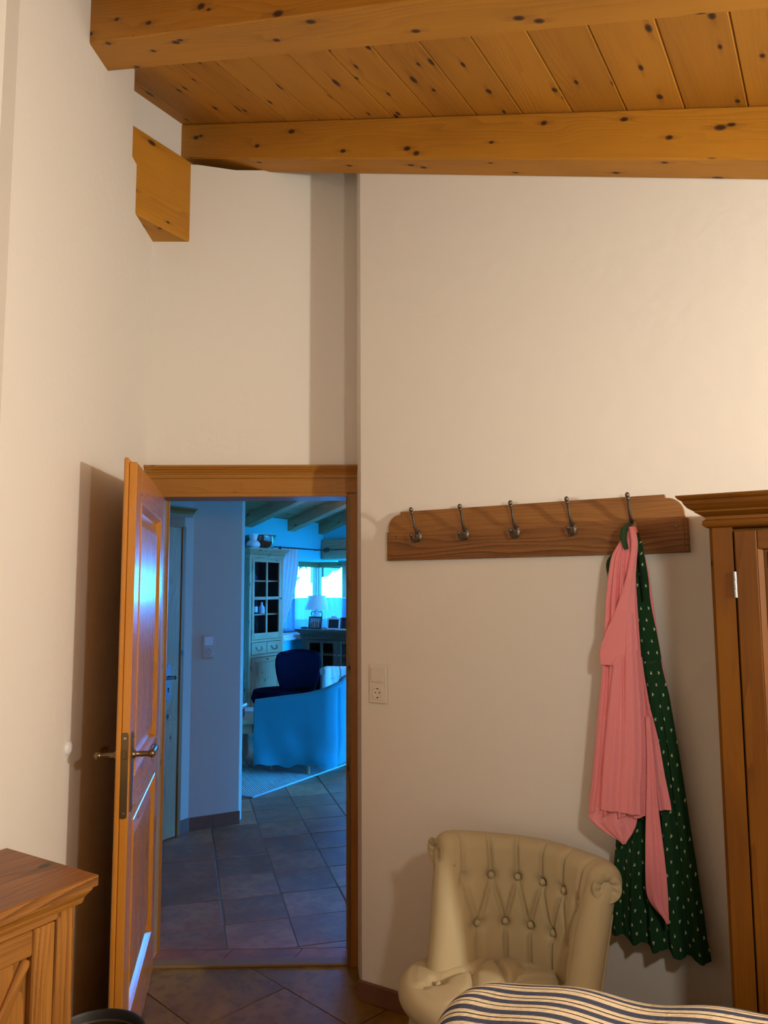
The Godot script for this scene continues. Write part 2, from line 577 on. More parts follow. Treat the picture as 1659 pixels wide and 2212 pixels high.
	M.leaf = mat("leaf", lin(0.03, 0.07, 0.025), 0.7)
	M.leaf.backlight_enabled = true
	M.leaf.backlight = Color(0.12, 0.2, 0.08)
	M.bark = mat("bark", lin(0.08, 0.06, 0.04), 0.9)
	M.lawn = mat("lawn", lin(0.05, 0.1, 0.03), 0.95)
	M.eave = mat("eave_boards", lin(0.03, 0.022, 0.018), 0.8)
	M.bulb = mat("lamp_globe", lin(0.9, 0.85, 0.75), 0.4)
	M.bulb.emission_enabled = true
	M.bulb.emission = lin(1.0, 0.95, 0.82)
	M.bulb.emission_energy_multiplier = 2.0

func _ready() -> void:
	set_scene()
	materials()
	shell()
	roof()
	doorway()
	rack_wall()
	wardrobe()
	dresser()
	tufted_chair()
	clothes()
	bed()
	small_bedroom()
	hall()
	living_shell()
	living_things()
	outside()

func warm_light(o: Node3D, y: float, energy: float) -> void:
	var l := OmniLight3D.new()
	l.name = "lamp_light"
	l.position = Vector3(0, y, 0)
	l.light_color = lin(1.0, 0.95, 0.82)
	l.light_energy = energy
	l.light_size = 0.06
	l.omni_range = 12.0
	l.omni_attenuation = 2.0
	l.shadow_enabled = true
	o.add_child(l)

func lamps() -> void:
	# Both stand outside the frame: a floor lamp past the wardrobe and a pendant over the bed.
	var h := 1.84
	var o := thing("floor_lamp", "floor lamp with a glass globe, out of sight past the wardrobe", "lamp", wf(2.51, 0, -0.3))
	var st := mb()
	lathe(st, [Vector2(0, 0), Vector2(0.13, 0), Vector2(0.13, 0.015), Vector2(0.03, 0.03), Vector2(0.012, 0.05), Vector2(0, 0.05)])
	part("base", st, M.iron, o)
	st = mb()
	lathe(st, [Vector2(0, 0.04), Vector2(0.011, 0.04), Vector2(0.011, h - 0.09), Vector2(0.035, h - 0.075), Vector2(0.03, h - 0.06), Vector2(0, h - 0.06)], 12)
	part("pole", st, M.iron, o)
	st = mb()
	ball(st, Vector3(0, h, 0), 0.075, 18)
	part("globe_bulb", st, M.bulb, o)
	warm_light(o, h, 5.7)
	o = thing("pendant_lamp", "pendant lamp with a glass globe over the bed, out of sight", "lamp", wf(0.66, 1.84, -0.72))
	st = mb()
	tube(st, [Vector3(0, 0.09, 0), Vector3(0, 1.115, 0)], [0.004], 8)
	part("cord", st, M.black, o)
	st = mb()
	lathe(st, [Vector2(0, 0.06), Vector2(0.03, 0.065), Vector2(0.025, 0.1), Vector2(0, 0.105)], 16)
	part("socket_cap", st, M.brass, o)
	st = mb()
	ball(st, Vector3.ZERO, 0.075, 18)
	part("globe_bulb", st, M.bulb, o)
	warm_light(o, 0.0, 0.75)

func set_scene() -> void:
	var cam := Camera3D.new()
	cam.name = "camera"
	cam.keep_aspect = Camera3D.KEEP_HEIGHT
	cam.fov = rad_to_deg(2.0 * atan(1106.0 / 1626.96))
	cam.near = 0.05
	cam.far = 200.0
	cam.transform = Transform3D(Basis(Vector3.RIGHT, deg_to_rad(5.80686)) * Basis(Vector3.BACK, deg_to_rad(-0.31448)), Vector3(0, 1.58, 0))
	add_child(cam)
	cam.current = true
	var we := WorldEnvironment.new()
	we.name = "surroundings"
	var e := Environment.new()
	e.background_mode = Environment.BG_COLOR
	e.background_color = lin(0.02, 0.30, 1.0)
	e.background_energy_multiplier = 62.0
	e.tonemap_mode = Environment.TONE_MAPPER_LINEAR
	e.tonemap_exposure = 1.0
	e.sdfgi_enabled = true
	e.ssao_enabled = true
	e.ssil_enabled = true
	we.environment = e
	add_child(we)

# ---------------------------------------------------------------- setting
func wall(called: String, label: String) -> Node3D:
	return thing(called, label, "wall", Transform3D.IDENTITY, "", "structure")

func poly_wall(st: SurfaceTool, pts: Array, y0: float, y1: float) -> void:
	# A wall of any plan: pts are world (x, z).
	var p := PackedVector2Array()
	for q in pts:
		p.append(Vector2(q.x, -q.y))
	ext(st, p, y0, y1, 0, Vector2.ZERO, Transform3D(Basis(Vector3.RIGHT, -PI / 2), Vector3.ZERO))

func xz(t: Transform3D) -> Vector2:
	return Vector2(t.origin.x, t.origin.z)

func shell() -> void:
	var w := wall("wall_back", "white plaster wall above and around the open doorway")
	var st := mb()
	ext(st, PackedVector2Array([Vector2(-1.06, -0.05), Vector2(-0.44, -0.05), Vector2(-0.44, 2.0), Vector2(0.40, 2.0), Vector2(0.40, -0.05), Vector2(0.46, -0.05), Vector2(0.46, 3.9), Vector2(0.26, 3.9), Vector2(0.26, 3.53), Vector2(-0.12, 3.53), Vector2(-0.30, 3.556), Vector2(-1.06, 3.556)]), -0.145, 0.0)
	box(st, Vector3(-0.5, 3.75, -0.45), Vector3(2.2, 0.55, 0.2), 0.0)
	box(st, Vector3(-0.3, 3.475, -0.25), Vector3(1.1, 0.08, 0.21), 0.0)
	box(st, Vector3(0.40, 3.75, -0.25), Vector3(0.12, 0.55, 0.4), 0.0)
	part("plaster", st, M.plaster, w, df(0, 0, 0))
	w = thing("wall_right", "long white plaster wall that carries the coat rack", "wall", rf(0, 0, 0), "", "structure")
	st = mb()
	ext(st, PackedVector2Array([Vector2(0, -0.05), Vector2(4.8, -0.05), Vector2(4.8, 2.08), Vector2(0, 3.60)]), 0, -0.2)
	part("plaster", st, M.plaster, w)
	w = wall("wall_return", "narrow plaster return between the coat-rack wall and the doorway")
	st = mb()
	poly_wall(st, [Vector2(-0.095, -3.091), Vector2(-0.121, -3.353), Vector2(-0.121, -3.53), Vector2(0.3, -3.53), Vector2(0.2, -3.02), Vector2(-0.092, -3.0925)], -0.05, 3.64)
	part("plaster", st, M.plaster, w)
	w = wall("wall_left", "white plaster wall behind the open door leaf")
	st = mb()
	ext(st, PackedVector2Array([Vector2(0.145, -0.05), Vector2(-1.34, -0.05), Vector2(-1.34, 4.05), Vector2(-0.325, 4.05), Vector2(-0.325, 3.40), Vector2(0.145, 3.40)]), -0.777, -0.497, 0, Vector2.ZERO, df(0, 0, 0) * Transform3D(Basis(Vector3(0, 0, -1), Vector3.UP, Vector3.RIGHT), Vector3.ZERO))
	box(st, Vector3(-0.78, 3.70, 0.05), Vector3(0.3, 0.62, 0.7), 0.0, 0, Vector2.ZERO, df(0, 0, 0))
	box(st, Vector3(-0.402, 1.95, 3.0), Vector3(0.28, 4.1, 3.24), 0.0, 0, Vector2.ZERO, rf(0, 0, 0))
	part("plaster", st, M.plaster, w)
	w = wall("wall_front", "white plaster wall behind the camera")
	st = mb()
	box(st, Vector3(2.2, 1.95, 4.5), Vector3(5.6, 4.0, 0.2), 0.0)
	part("plaster", st, M.plaster, w, rf(0, 0, 0))
	w = wall("wall_side", "low white plaster wall behind the bed head")
	st = mb()
	box(st, Vector3(4.7, 1.2, 2.2), Vector3(0.2, 2.5, 4.8), 0.0)
	part("plaster", st, M.plaster, w, rf(0, 0, 0))
	# floor of bedroom and hall
	var f := thing("floor", "tiled floor of bedroom and hall", "floor", Transform3D.IDENTITY, "", "structure")
	st = mb()
	poly_wall(st, [Vector2(-4.5, 3.0), Vector2(6.0, 3.0), Vector2(6.0, -3.43), Vector2(-4.5, -3.43)], -0.15, -0.006)
	part("bedroom_screed", st, M.grout_dark, f)
	st = mb()
	poly_wall(st, [Vector2(-5.5, -3.43), Vector2(4.0, -3.43), Vector2(4.0, -13), Vector2(-5.5, -13)], -0.15, -0.006)
	part("hall_screed", st, M.grout, f)
	rng.seed = 77
	var proto := []
	for k in 4:
		st = mb()
		box(st, Vector3(0, -0.012, 0), Vector3(0.3, 0.024, 0.3), 0.003, 0, Vector2(0.37 * k, 0.21 * k))
		st.generate_normals()
		proto.append(st.commit())
	var tb := Basis(Vector3.UP, deg_to_rad(15.1))
	var anchor := Vector3(-0.847, 0, -4.034)
	for i in range(-5, 9):
		for j in range(-3, 20):
			var c: Vector3 = anchor + tb * Vector3(0.155 + 0.306 * i, 0, 0.153 - 0.306 * j + (0.0))
			var door_local := df(0, 0, 0).affine_inverse() * c
			if door_local.z > 0.02 or c.x < -1.9 or c.x > 0.9 + (-c.z - 4.0) * 0.2 or (i == 8 and j > 9):
				continue
			if door_local.z > -0.39:
				var pl := PackedVector2Array()
				for q in [Vector2(-0.15, -0.15), Vector2(0.15, -0.15), Vector2(0.15, 0.15), Vector2(-0.15, 0.15)]:
					var l := df(0, 0, 0).affine_inverse() * (c + tb * Vector3(q.x, 0, q.y))
					pl.append(Vector2(l.x, -l.z))
				var cut := Geometry2D.intersect_polygons(pl, PackedVector2Array([Vector2(-0.8, 0.163), Vector2(0.8, 0.163), Vector2(0.8, 3), Vector2(-0.8, 3)]))
				if not cut.is_empty():
					st = mb()
					ext(st, cut[0], -0.02, 0.0, 0, Vector2(0.3 * i, 0.2 * j), df(0, 0, 0) * Transform3D(Basis(Vector3.RIGHT, -PI / 2), Vector3.ZERO))
					part("tile", st, M["tile%d" % rng.randi_range(0, 3)], f)
				continue
			var o := MeshInstance3D.new()
			var v := rng.randi_range(0, 3)
			o.name = "tile"
			o.mesh = proto[rng.randi_range(0, 3)]
			o.material_override = M["tile%d" % v]
			o.transform = Transform3D(tb * Basis(Vector3.UP, PI / 2 * rng.randi_range(0, 3)), c)
			f.add_child(o, true)
	# the cut pieces along the threshold
	for t in [[-0.47, -0.142], [-0.138, 0.165], [0.169, 0.47]]:
		st = mb()
		var sk := 0.03
		ext(st, PackedVector2Array([Vector2(t[0], 0.062), Vector2(t[1], 0.062), Vector2(t[1] + sk, 0.158), Vector2(t[0] + sk, 0.158)]), -0.02, 0.0, 0, Vector2(t[0], 0), df(0, 0, 0) * Transform3D(Basis(Vector3.RIGHT, -PI / 2), Vector3.ZERO))
		part("tile", st, M["tile%d" % (1 + int(t[0] > 0))], f)
	# bedroom: larger stone tiles laid at an angle
	proto = []
	for k in 3:
		st = mb()
		box(st, Vector3(0, -0.011, 0), Vector3(0.597, 0.022, 0.397), 0.002, 0, Vector2(0.41 * k, 0.27 * k))
		st.generate_normals()
		proto.append(st.commit())
	var bb := Basis(Vector3.UP, deg_to_rad(-44.4))
	var b0 := Vector3(-0.191, 0, -2.967)
	for i in range(-3, 6):
		for j in range(-3, 9):
			var c: Vector3 = b0 + bb * Vector3(0.6 * i + 0.2 * (j % 3), 0, 0.2 + 0.4 * j)
			var dl := df(0, 0, 0).affine_inverse() * c
			if c.z > -0.6 or dl.z < -0.33 or c.x < -1.5 or c.x > 1.6:
				continue
			var o := MeshInstance3D.new()
			o.name = "stone_tile"
			o.mesh = proto[rng.randi_range(0, 2)]
			o.material_override = M["slab%d" % rng.randi_range(0, 2)]
			o.transform = Transform3D(bb * Basis(Vector3.UP, PI * rng.randi_range(0, 1)), c)
			if dl.z < 0.36 and dl.z > -0.33 and absf(dl.x) < 0.9:
				# clipped against the threshold
				var poly := PackedVector2Array()
				for q in [Vector2(-0.2985, -0.1985), Vector2(0.2985, -0.1985), Vector2(0.2985, 0.1985), Vector2(-0.2985, 0.1985)]:
					var l := df(0, 0, 0).affine_inverse() * (o.transform * Vector3(q.x, 0, q.y))
					poly.append(Vector2(l.x, -l.z))
				var cut := Geometry2D.intersect_polygons(poly, PackedVector2Array([Vector2(-1.2, -0.005), Vector2(-1.2, -3), Vector2(2, -3), Vector2(2, -0.005)]))
				if cut.is_empty():
					o.free()
					continue
				st = mb()
				ext(st, cut[0], -0.02, 0.0, 0, Vector2(0.3 * i, 0.2 * j), df(0, 0, 0) * Transform3D(Basis(Vector3.RIGHT, -PI / 2), Vector3.ZERO))
				part("stone_tile", st, o.material_override, f)
				o.free()
				continue
			f.add_child(o, true)
	# skirting of the coat-rack wall
	var s := thing("baseboard_right", "dark brown tile skirting under the coat-rack wall", "skirting", rf(0, 0, 0), "", "structure")
	for k in 5:
		st = mb()
		box(st, Vector3(-0.012 + 0.15 + 0.302 * k, 0.036, 0.008), Vector3(0.3, 0.072, 0.014), 0.003)
		part("tile", st, M.skirt, s)

func roof() -> void:
	var base := Transform3D(Basis(Vector3.UP, TURN) * Basis(Vector3.BACK, -PITCH_ROOF), rf(0, 3.5415, 0).origin)
	var c := thing("ceiling", "sloping ceiling of knotty spruce boards", "ceiling", base, "", "structure")
	var st := mb()
	box(st, Vector3(1.7, 0.09, 2.15), Vector3(7.2, 0.12, 5.2), 0.0)
	part("roof_slab", st, M.white, c)
	rng.seed = 4
	for k in range(-9, 27):
		st = mb()
		box(st, Vector3(0.0619 + 0.1912 * (k + 0.5), 0.012, 2.1), Vector3(0.1882, 0.024, 5.0), 0.003, 2, Vector2(rng.randf() * 3.0, rng.randf() * 2.0))
		part("plank", st, M.plank if rng.randf() < 0.6 else M.plank_b, c)
	for b in [[0.0, 0.137, "long spruce roof beam lying along the top of the coat-rack wall", 0.3], [0.826, 0.99, "near spruce roof beam crossing the top edge of the picture", 1.9]]:
		var t := thing("ceiling_beam", b[2], "beam", base, "", "structure")
		st = mb()
		box(st, Vector3(1.9, -0.0855, (b[0] + b[1]) * 0.5), Vector3(6.6, 0.1685, b[1] - b[0]), 0.006, 0, Vector2(b[3], b[3]))
		part("timber", st, M.beam, t)
	var p := thing("purlin", "short spruce purlin end crossing the corner above the doorway", "beam", rf(0, 0, 0), "", "structure")
	st = mb()
	box(st, Vector3(-0.885, 3.374, 0.42), Vector3(0.15, 0.388, 0.75), 0.004, 2, Vector2(0.7, 0.4))
	part("timber", st, M.beam, p)
	var w := wall("wall_gable", "small plaster infill between the purlin end and the ceiling boards")
	st = mb()
	box(st, Vector3(-1.0, 3.6, 0.42), Vector3(0.1, 0.7, 0.9), 0.0)
	part("plaster", st, M.plaster, w, rf(0, 0, 0))

func doorway() -> void:
	var t := thing("trim_1", "pine door frame with a moulded crown round the open doorway", "door frame", df(0, 0, 0), "", "structure")
	var st := mb()
	# crown: steps and a cove, run along x
	var prof := PackedVector2Array([Vector2(0, 2.072), Vector2(0.022, 2.072), Vector2(0.024, 2.078), Vector2(0.024, 2.088), Vector2(0.028, 2.092), Vector2(0.028, 2.096), Vector2(0.033, 2.100), Vector2(0.037, 2.107), Vector2(0.044, 2.112), Vector2(0.044, 2.116), Vector2(0.05, 2.119), Vector2(0.05, 2.128), Vector2(0, 2.128)])
	ext(st, prof, -0.458, 0.494, 2, Vector2(0.2, 0.5), Transform3D(Basis(Vector3.UP, -PI / 2), Vector3.ZERO))
	part("crown_moulding", st, M.frame, t)
	st = mb()
	box(st, Vector3(-0.018, 2.039, 0.0095), Vector3(0.95, 0.066, 0.019), 0.002, 0, Vector2(0.9, 0.1))
	part("head_board", st, M.frame, t)
	st = mb()
	box(st, Vector3(0.43, 1.0, 0.0095), Vector3(0.062, 2.0, 0.019), 0.002, 1, Vector2(0.2, 0.25))
	part("side_board", st, M.frame, t)
	st = mb()
	box(st, Vector3(-0.466, 1.0, 0.0095), Vector3(0.06, 2.0, 0.019), 0.002, 1, Vector2(1.2, 0.31))
	part("side_board", st, M.frame, t)
	# jambs line the opening
	for s in [[-0.4405, 1], [0.4005, -1]]:
		st = mb()
		box(st, Vector3(s[0] - s[1] * 0.008, 0.998, -0.066), Vector3(0.018, 1.99, 0.17), 0.0015, 1, Vector2(0.4, s[0]))
		part("jamb", st, M.pale_door, t)  # same pine as the frame, made paler to stand for daylight
	st = mb()
	box(st, Vector3(-0.02, 1.9985, -0.066), Vector3(0.84, 0.018, 0.17), 0.0015, 0, Vector2(0.1, 0.3))
	part("head_jamb", st, M.frame, t)
	for s in [[-0.49, -0.43], [0.39, 0.462]]:
		st = mb()
		box(st, Vector3((s[0] + s[1]) / 2, 1.0, -0.153), Vector3(s[1] - s[0], 2.0, 0.014), 0.002, 1)
		part("hall_side_board", st, M.frame, t)
	st = mb()
	box(st, Vector3(-0.02, 0.003, -0.028), Vector3(0.86, 0.012, 0.06), 0.003)
	part("threshold_strip", st, mat("threshold_brass", lin(0.28, 0.17, 0.06), 0.5), t)
	# the open leaf: local x runs from the hinge to the free edge, z towards the opening side that faces the camera
	var hinge := Vector3(-0.437, 0, 0.022)
	var ang := atan2(0.147, 0.874)
	var bx := Vector3(sin(ang), 0, cos(ang))
	var leaf_at := df(0, 0, 0) * Transform3D(Basis(bx, Vector3.UP, bx.cross(Vector3.UP)), hinge)
	# bx.cross(UP) points to -x; the visible face is local -z
	var d := thing("door_1", "open varnished pine panel door swung against the left wall", "door", leaf_at, "", "structure")
	var L := 0.886
	var T := 0.026
	var y0 := 0.008
	var y1 := 2.013
	for s in [[0.0, 0.12], [L - 0.12, L]]:
		st = mb()
		box(st, Vector3((s[0] + s[1]) / 2, (y0 + y1) / 2 - 0.007, -T / 2), Vector3(s[1] - s[0], y1 - y0 - 0.014, T), 0.003, 1, Vector2(s[0] * 3.1 + 0.3, s[1]))
		part("stile", st, M.door, d)
	st = mb()
	box(st, Vector3(L / 2, (y0 + y1) / 2, 0.0075), Vector3(L + 0.012, y1 - y0, 0.015), 0.004, 1, Vector2(1.7, 0.4))
	part("rebated_back", st, M.door, d)
	var rails := [[y0, 0.2], [0.83, 0.97], [1.88, y1 - 0.014]]
	for r in rails:
		st = mb()
		box(st, Vector3(L / 2, (r[0] + r[1]) / 2, -T / 2), Vector3(L - 0.24, r[1] - r[0], T), 0.003, 0, Vector2(r[0] * 1.3, r[1]))
		part("rail", st, M.door, d)
	for p in [[0.2, 0.83], [0.97, 1.88]]:
		st = mb()
		# raised field inside a bevelled moulding
		var a := Vector2(0.12, p[0])
		var b := Vector2(L - 0.12, p[1])
		var steps := [[0.0, -0.026], [0.003, -0.029], [0.008, -0.0285], [0.016, -0.019], [0.024, -0.009], [0.026, -0.009], [0.075, -0.020], [0.0752, -0.0205]]
		for k in range(steps.size() - 1):
			var i0: float = steps[k][0]
			var z0: float = steps[k][1]
			var i1: float = steps[k + 1][0]
			var z1: float = steps[k + 1][1]
			var o := [Vector3(a.x + i0, a.y + i0, z0), Vector3(b.x - i0, a.y + i0, z0), Vector3(b.x - i0, b.y - i0, z0), Vector3(a.x + i0, b.y - i0, z0)]
			var n := [Vector3(a.x + i1, a.y + i1, z1), Vector3(b.x - i1, a.y + i1, z1), Vector3(b.x - i1, b.y - i1, z1), Vector3(a.x + i1, b.y - i1, z1)]
			for e in 4:
				var e1 := (e + 1) % 4
				var nn: Vector3 = (o[e1] - o[e]).cross(n[e] - o[e])
				if nn.z > 0.0:
					nn = -nn
				face(st, [o[e], o[e1], n[e1], n[e]], nn, 0 if e % 2 == 0 else 1, Vector2(0.3, 0.2), Transform3D.IDENTITY)
			if k == steps.size() - 2:
				face(st, n, Vector3(0, 0, -1), 1, Vector2(0.6, p[0]), Transform3D.IDENTITY)
		part("raised_panel", st, M.door, d)
	# ironmongery
	var hy := 1.052
	st = mb()
	ext(st, PackedVector2Array([Vector2(-0.011, 0.874), Vector2(-0.008, 0.868), Vector2(0, 0.866), Vector2(0.008, 0.868), Vector2(0.011, 0.874), Vector2(0.011, 1.122), Vector2(0.007, 1.130), Vector2(-0.007, 1.130), Vector2(-0.011, 1.122)]), L + 0.0005, L + 0.0025, 1, Vector2.ZERO, Transform3D(Basis(Vector3(0, 0, -1), Vector3.UP, Vector3.RIGHT), Vector3(0, 0, -0.012)))
	var lock := part("lock_plate", st, M.brass, d)
	for y in [0.882, 1.112]:
		st = mb()
		lathe(st, [Vector2(0.0045, 0), Vector2(0.004, 0.0008), Vector2(0, 0.0012)], 10, Transform3D(Basis(Vector3.BACK, -PI / 2), Vector3(L + 0.0025, y, -0.012)))
		part("screw", st, M.steel, lock)
	st = mb()
	box(st, Vector3(L + 0.006, 1.062, -0.012), Vector3(0.01, 0.03, 0.012), 0.003)
	part("latch_bolt", st, M.brass, lock)
	for sd in [-1.0, 1.0]:
		var z0: float = -T if sd < 0 else 0.015
		st = mb()
		box(st, Vector3(L - 0.055, 1.0, z0 + sd * 0.002), Vector3(0.036, 0.25, 0.004), 0.0015)
		part("handle_plate", st, M.iron, d)
		for y in [0.89, 1.11]:
			st = mb()
			ball(st, Vector3(L - 0.055, y, z0 + sd * 0.004), 0.005, 8)
			part("plate_screw", st, M.iron, d)
		st = mb()
		var c := Vector3(L - 0.055, hy, z0)
		var out := Vector3(0, 0, sd)
		tube(st, [c, c + out * 0.012, c + out * 0.013, c + out * 0.03, c + out * 0.05, c + out * 0.058], [0.013, 0.013, 0.009, 0.009, 0.0085, 0.01], 12)
		ball(st, c + out * 0.062, 0.0135, 14)
		tube(st, [c + out * 0.062, c + out * 0.063 + Vector3(-0.03, 0.001, 0), c + out * 0.062 + Vector3(-0.075, 0.0, 0), c + out * 0.06 + Vector3(-0.1, -0.002, 0)], [0.009, 0.0095, 0.0105, 0.011], 12)
		ball(st, c + out * 0.06 + Vector3(-0.104, -0.002, 0), 0.0135, 14)
		part("lever_handle", st, M.brass, d)
	for y in [0.25, 1.0, 1.75]:
		st = mb()
		lathe(st, [Vector2(0, -0.05), Vector2(0.008, -0.05), Vector2(0.008, 0.05), Vector2(0, 0.05)], 10, Transform3D(Basis.IDENTITY, Vector3(-0.004, y, 0.012)))
		part("hinge", st, M.brass, d)

func rack_wall() -> void:
	var o := thing("coat_rack", "long old pine board with five iron hooks on the wall", "coat rack", rf(0, 0, 0))
	var poly := PackedVector2Array([Vector2(0.137, 1.69), Vector2(1.268, 1.69), Vector2(1.268, 1.802), Vector2(1.259, 1.804)])
	for k in 9:
		var a := k / 8.0 * PI / 2
		poly.append(Vector2(1.207 + 0.05 * cos(a), 1.815 + 0.055 * sin(a)))
	poly.append_array([Vector2(1.2, 1.870), Vector2(1.198, 1.882), Vector2(0.201, 1.882), Vector2(0.199, 1.870)])
	for k in 9:
		var a := PI / 2 + k / 8.0 * PI / 2
		poly.append(Vector2(0.195 + 0.05 * cos(a), 1.815 + 0.055 * sin(a)))
	poly.append_array([Vector2(0.145, 1.804), Vector2(0.137, 1.802)])
	var st := mb()
	ext(st, poly, 0.001, 0.02, 0, Vector2(0.3, -1.45))
	# a narrow chamfer all round the face
	var inner: PackedVector2Array = Geometry2D.offset_polygon(poly, -0.0035)[0]
	ext(st, inner, 0.02, 0.0225, 0, Vector2(0.3, -1.45))
	part("board", st, M.rack, o)
	st = mb()
	box(st, Vector3(0.7025, 1.7005, 0.0235), Vector3(1.108, 0.004, 0.004), 0.0015, 0, Vector2(0.2, 0.1))
	for s in [0.15, 1.255]:
		box(st, Vector3(s, 1.75, 0.0235), Vector3(0.004, 0.1, 0.004), 0.0015, 1)
	part("edge_bead", st, M.rack, o)
	for s in [[0.178, 1.783], [1.229, 1.776]]:
		st = mb()
		lathe(st, [Vector2(0.0065, 0), Vector2(0.0055, 0.0015), Vector2(0.001, 0.0008), Vector2(0, 0)], 12, Transform3D(Basis(Vector3.RIGHT, PI / 2), Vector3(s[0], s[1], 0.0226)))
		part("screw", st, M.brass, o)
	for k in 5:
		var u: float = [0.281, 0.483, 0.685, 0.893, 1.094][k]
		var at := Transform3D(Basis(Vector3.BACK, [0.02, -0.03, 0.0, 0.03, 0.0][k]), Vector3(u, 1.782, 0.0225))
		st = mb()
		lathe(st, [Vector2(0.0175, 0), Vector2(0.0175, 0.002), Vector2(0.014, 0.005), Vector2(0.008, 0.008), Vector2(0, 0.009)], 20, Transform3D(Basis(Vector3.RIGHT, PI / 2), Vector3.ZERO), true, Vector2(0.9, 1.35))
		var h := part("hook", st, M.iron, o, at)
		st = mb()
		tube(st, [Vector3(0, 0.012, 0.004), Vector3(0, 0.022, 0.016), Vector3(0, 0.037, 0.027), Vector3(0, 0.056, 0.034), Vector3(0, 0.078, 0.042), Vector3(0, 0.09, 0.05)], [0.0075, 0.006, 0.0052, 0.0048, 0.0048, 0.0045], 10)
		tube(st, [Vector3(0, 0.086, 0.0475), Vector3(0, 0.09, 0.05), Vector3(0, 0.0925, 0.0515)], [0.0048, 0.0075, 0.0048], 10)
		ball(st, Vector3(0, 0.1, 0.054), 0.0078, 12, Vector3(1, 1.2, 1))
		part("coat_prong", st, M.iron, h)
		st = mb()
		tube(st, [Vector3(0, 0.0, 0.006), Vector3(0, -0.014, 0.013), Vector3(0, -0.023, 0.025), Vector3(0, -0.024, 0.038), Vector3(0, -0.016, 0.05), Vector3(0, -0.006, 0.056)], [0.0075, 0.0062, 0.0055, 0.0052, 0.005, 0.0048], 10)
		ball(st, Vector3(0, 0.001, 0.058), 0.0078, 12)
		part("lower_prong", st, M.iron, h)
		for y in [-0.013, 0.011]:
			st = mb()
			ball(st, Vector3(0.008 * signf(y), y, 0.006), 0.003, 8)
			part("screw", st, M.steel, h)
	# light switch over a socket
	switch_plate("light_switch", "cream light switch over a power socket beside the doorway", rf(0.0835, 1.2045, 0.0), M.plastic, M.plastic)

func switch_plate(called: String, label: String, at: Transform3D, m: Material, m2: Material) -> void:
	var o := thing(called, label, "light switch", at)
	var st := mb()
	box(st, Vector3(0, 0, 0.0055), Vector3(0.081, 0.152, 0.009), 0.003)
	part("frame", st, m, o)
	st = mb()
	box(st, Vector3(0, 0.0355, 0.011), Vector3(0.057, 0.057, 0.006), 0.002, 0, Vector2.ZERO, Transform3D(Basis(Vector3.RIGHT, 0.04), Vector3.ZERO))
	part("rocker", st, m2, o)
	st = mb()
	box(st, Vector3(0, -0.0355, 0.0095), Vector3(0.057, 0.057, 0.004), 0.0015)
	var s := part("socket", st, m, o)
	st = mb()
	lathe(st, [Vector2(0.0215, 0.0), Vector2(0.0213, 0.0035), Vector2(0.0198, 0.004), Vector2(0.0193, 0.0005), Vector2(0, 0.0005)], 28, Transform3D(Basis(Vector3.RIGHT, PI / 2), Vector3(0, -0.0355, 0.0115)))
	part("socket_well", st, m, s)
	for x in [-0.0095, 0.0095]:
		st = mb()
		lathe(st, [Vector2(0.0027, 0), Vector2(0.0027, 0.0008), Vector2(0, 0.0008)], 10, Transform3D(Basis(Vector3.RIGHT, PI / 2), Vector3(x, -0.034, 0.0122)))
		part("socket_hole", st, M.hole, s)
	for y in [-0.018, -0.053]:
		st = mb()
		box(st, Vector3(0, y, 0.0135), Vector3(0.006, 0.004, 0.004), 0.001)
		part("earth_clip", st, M.hole, s)

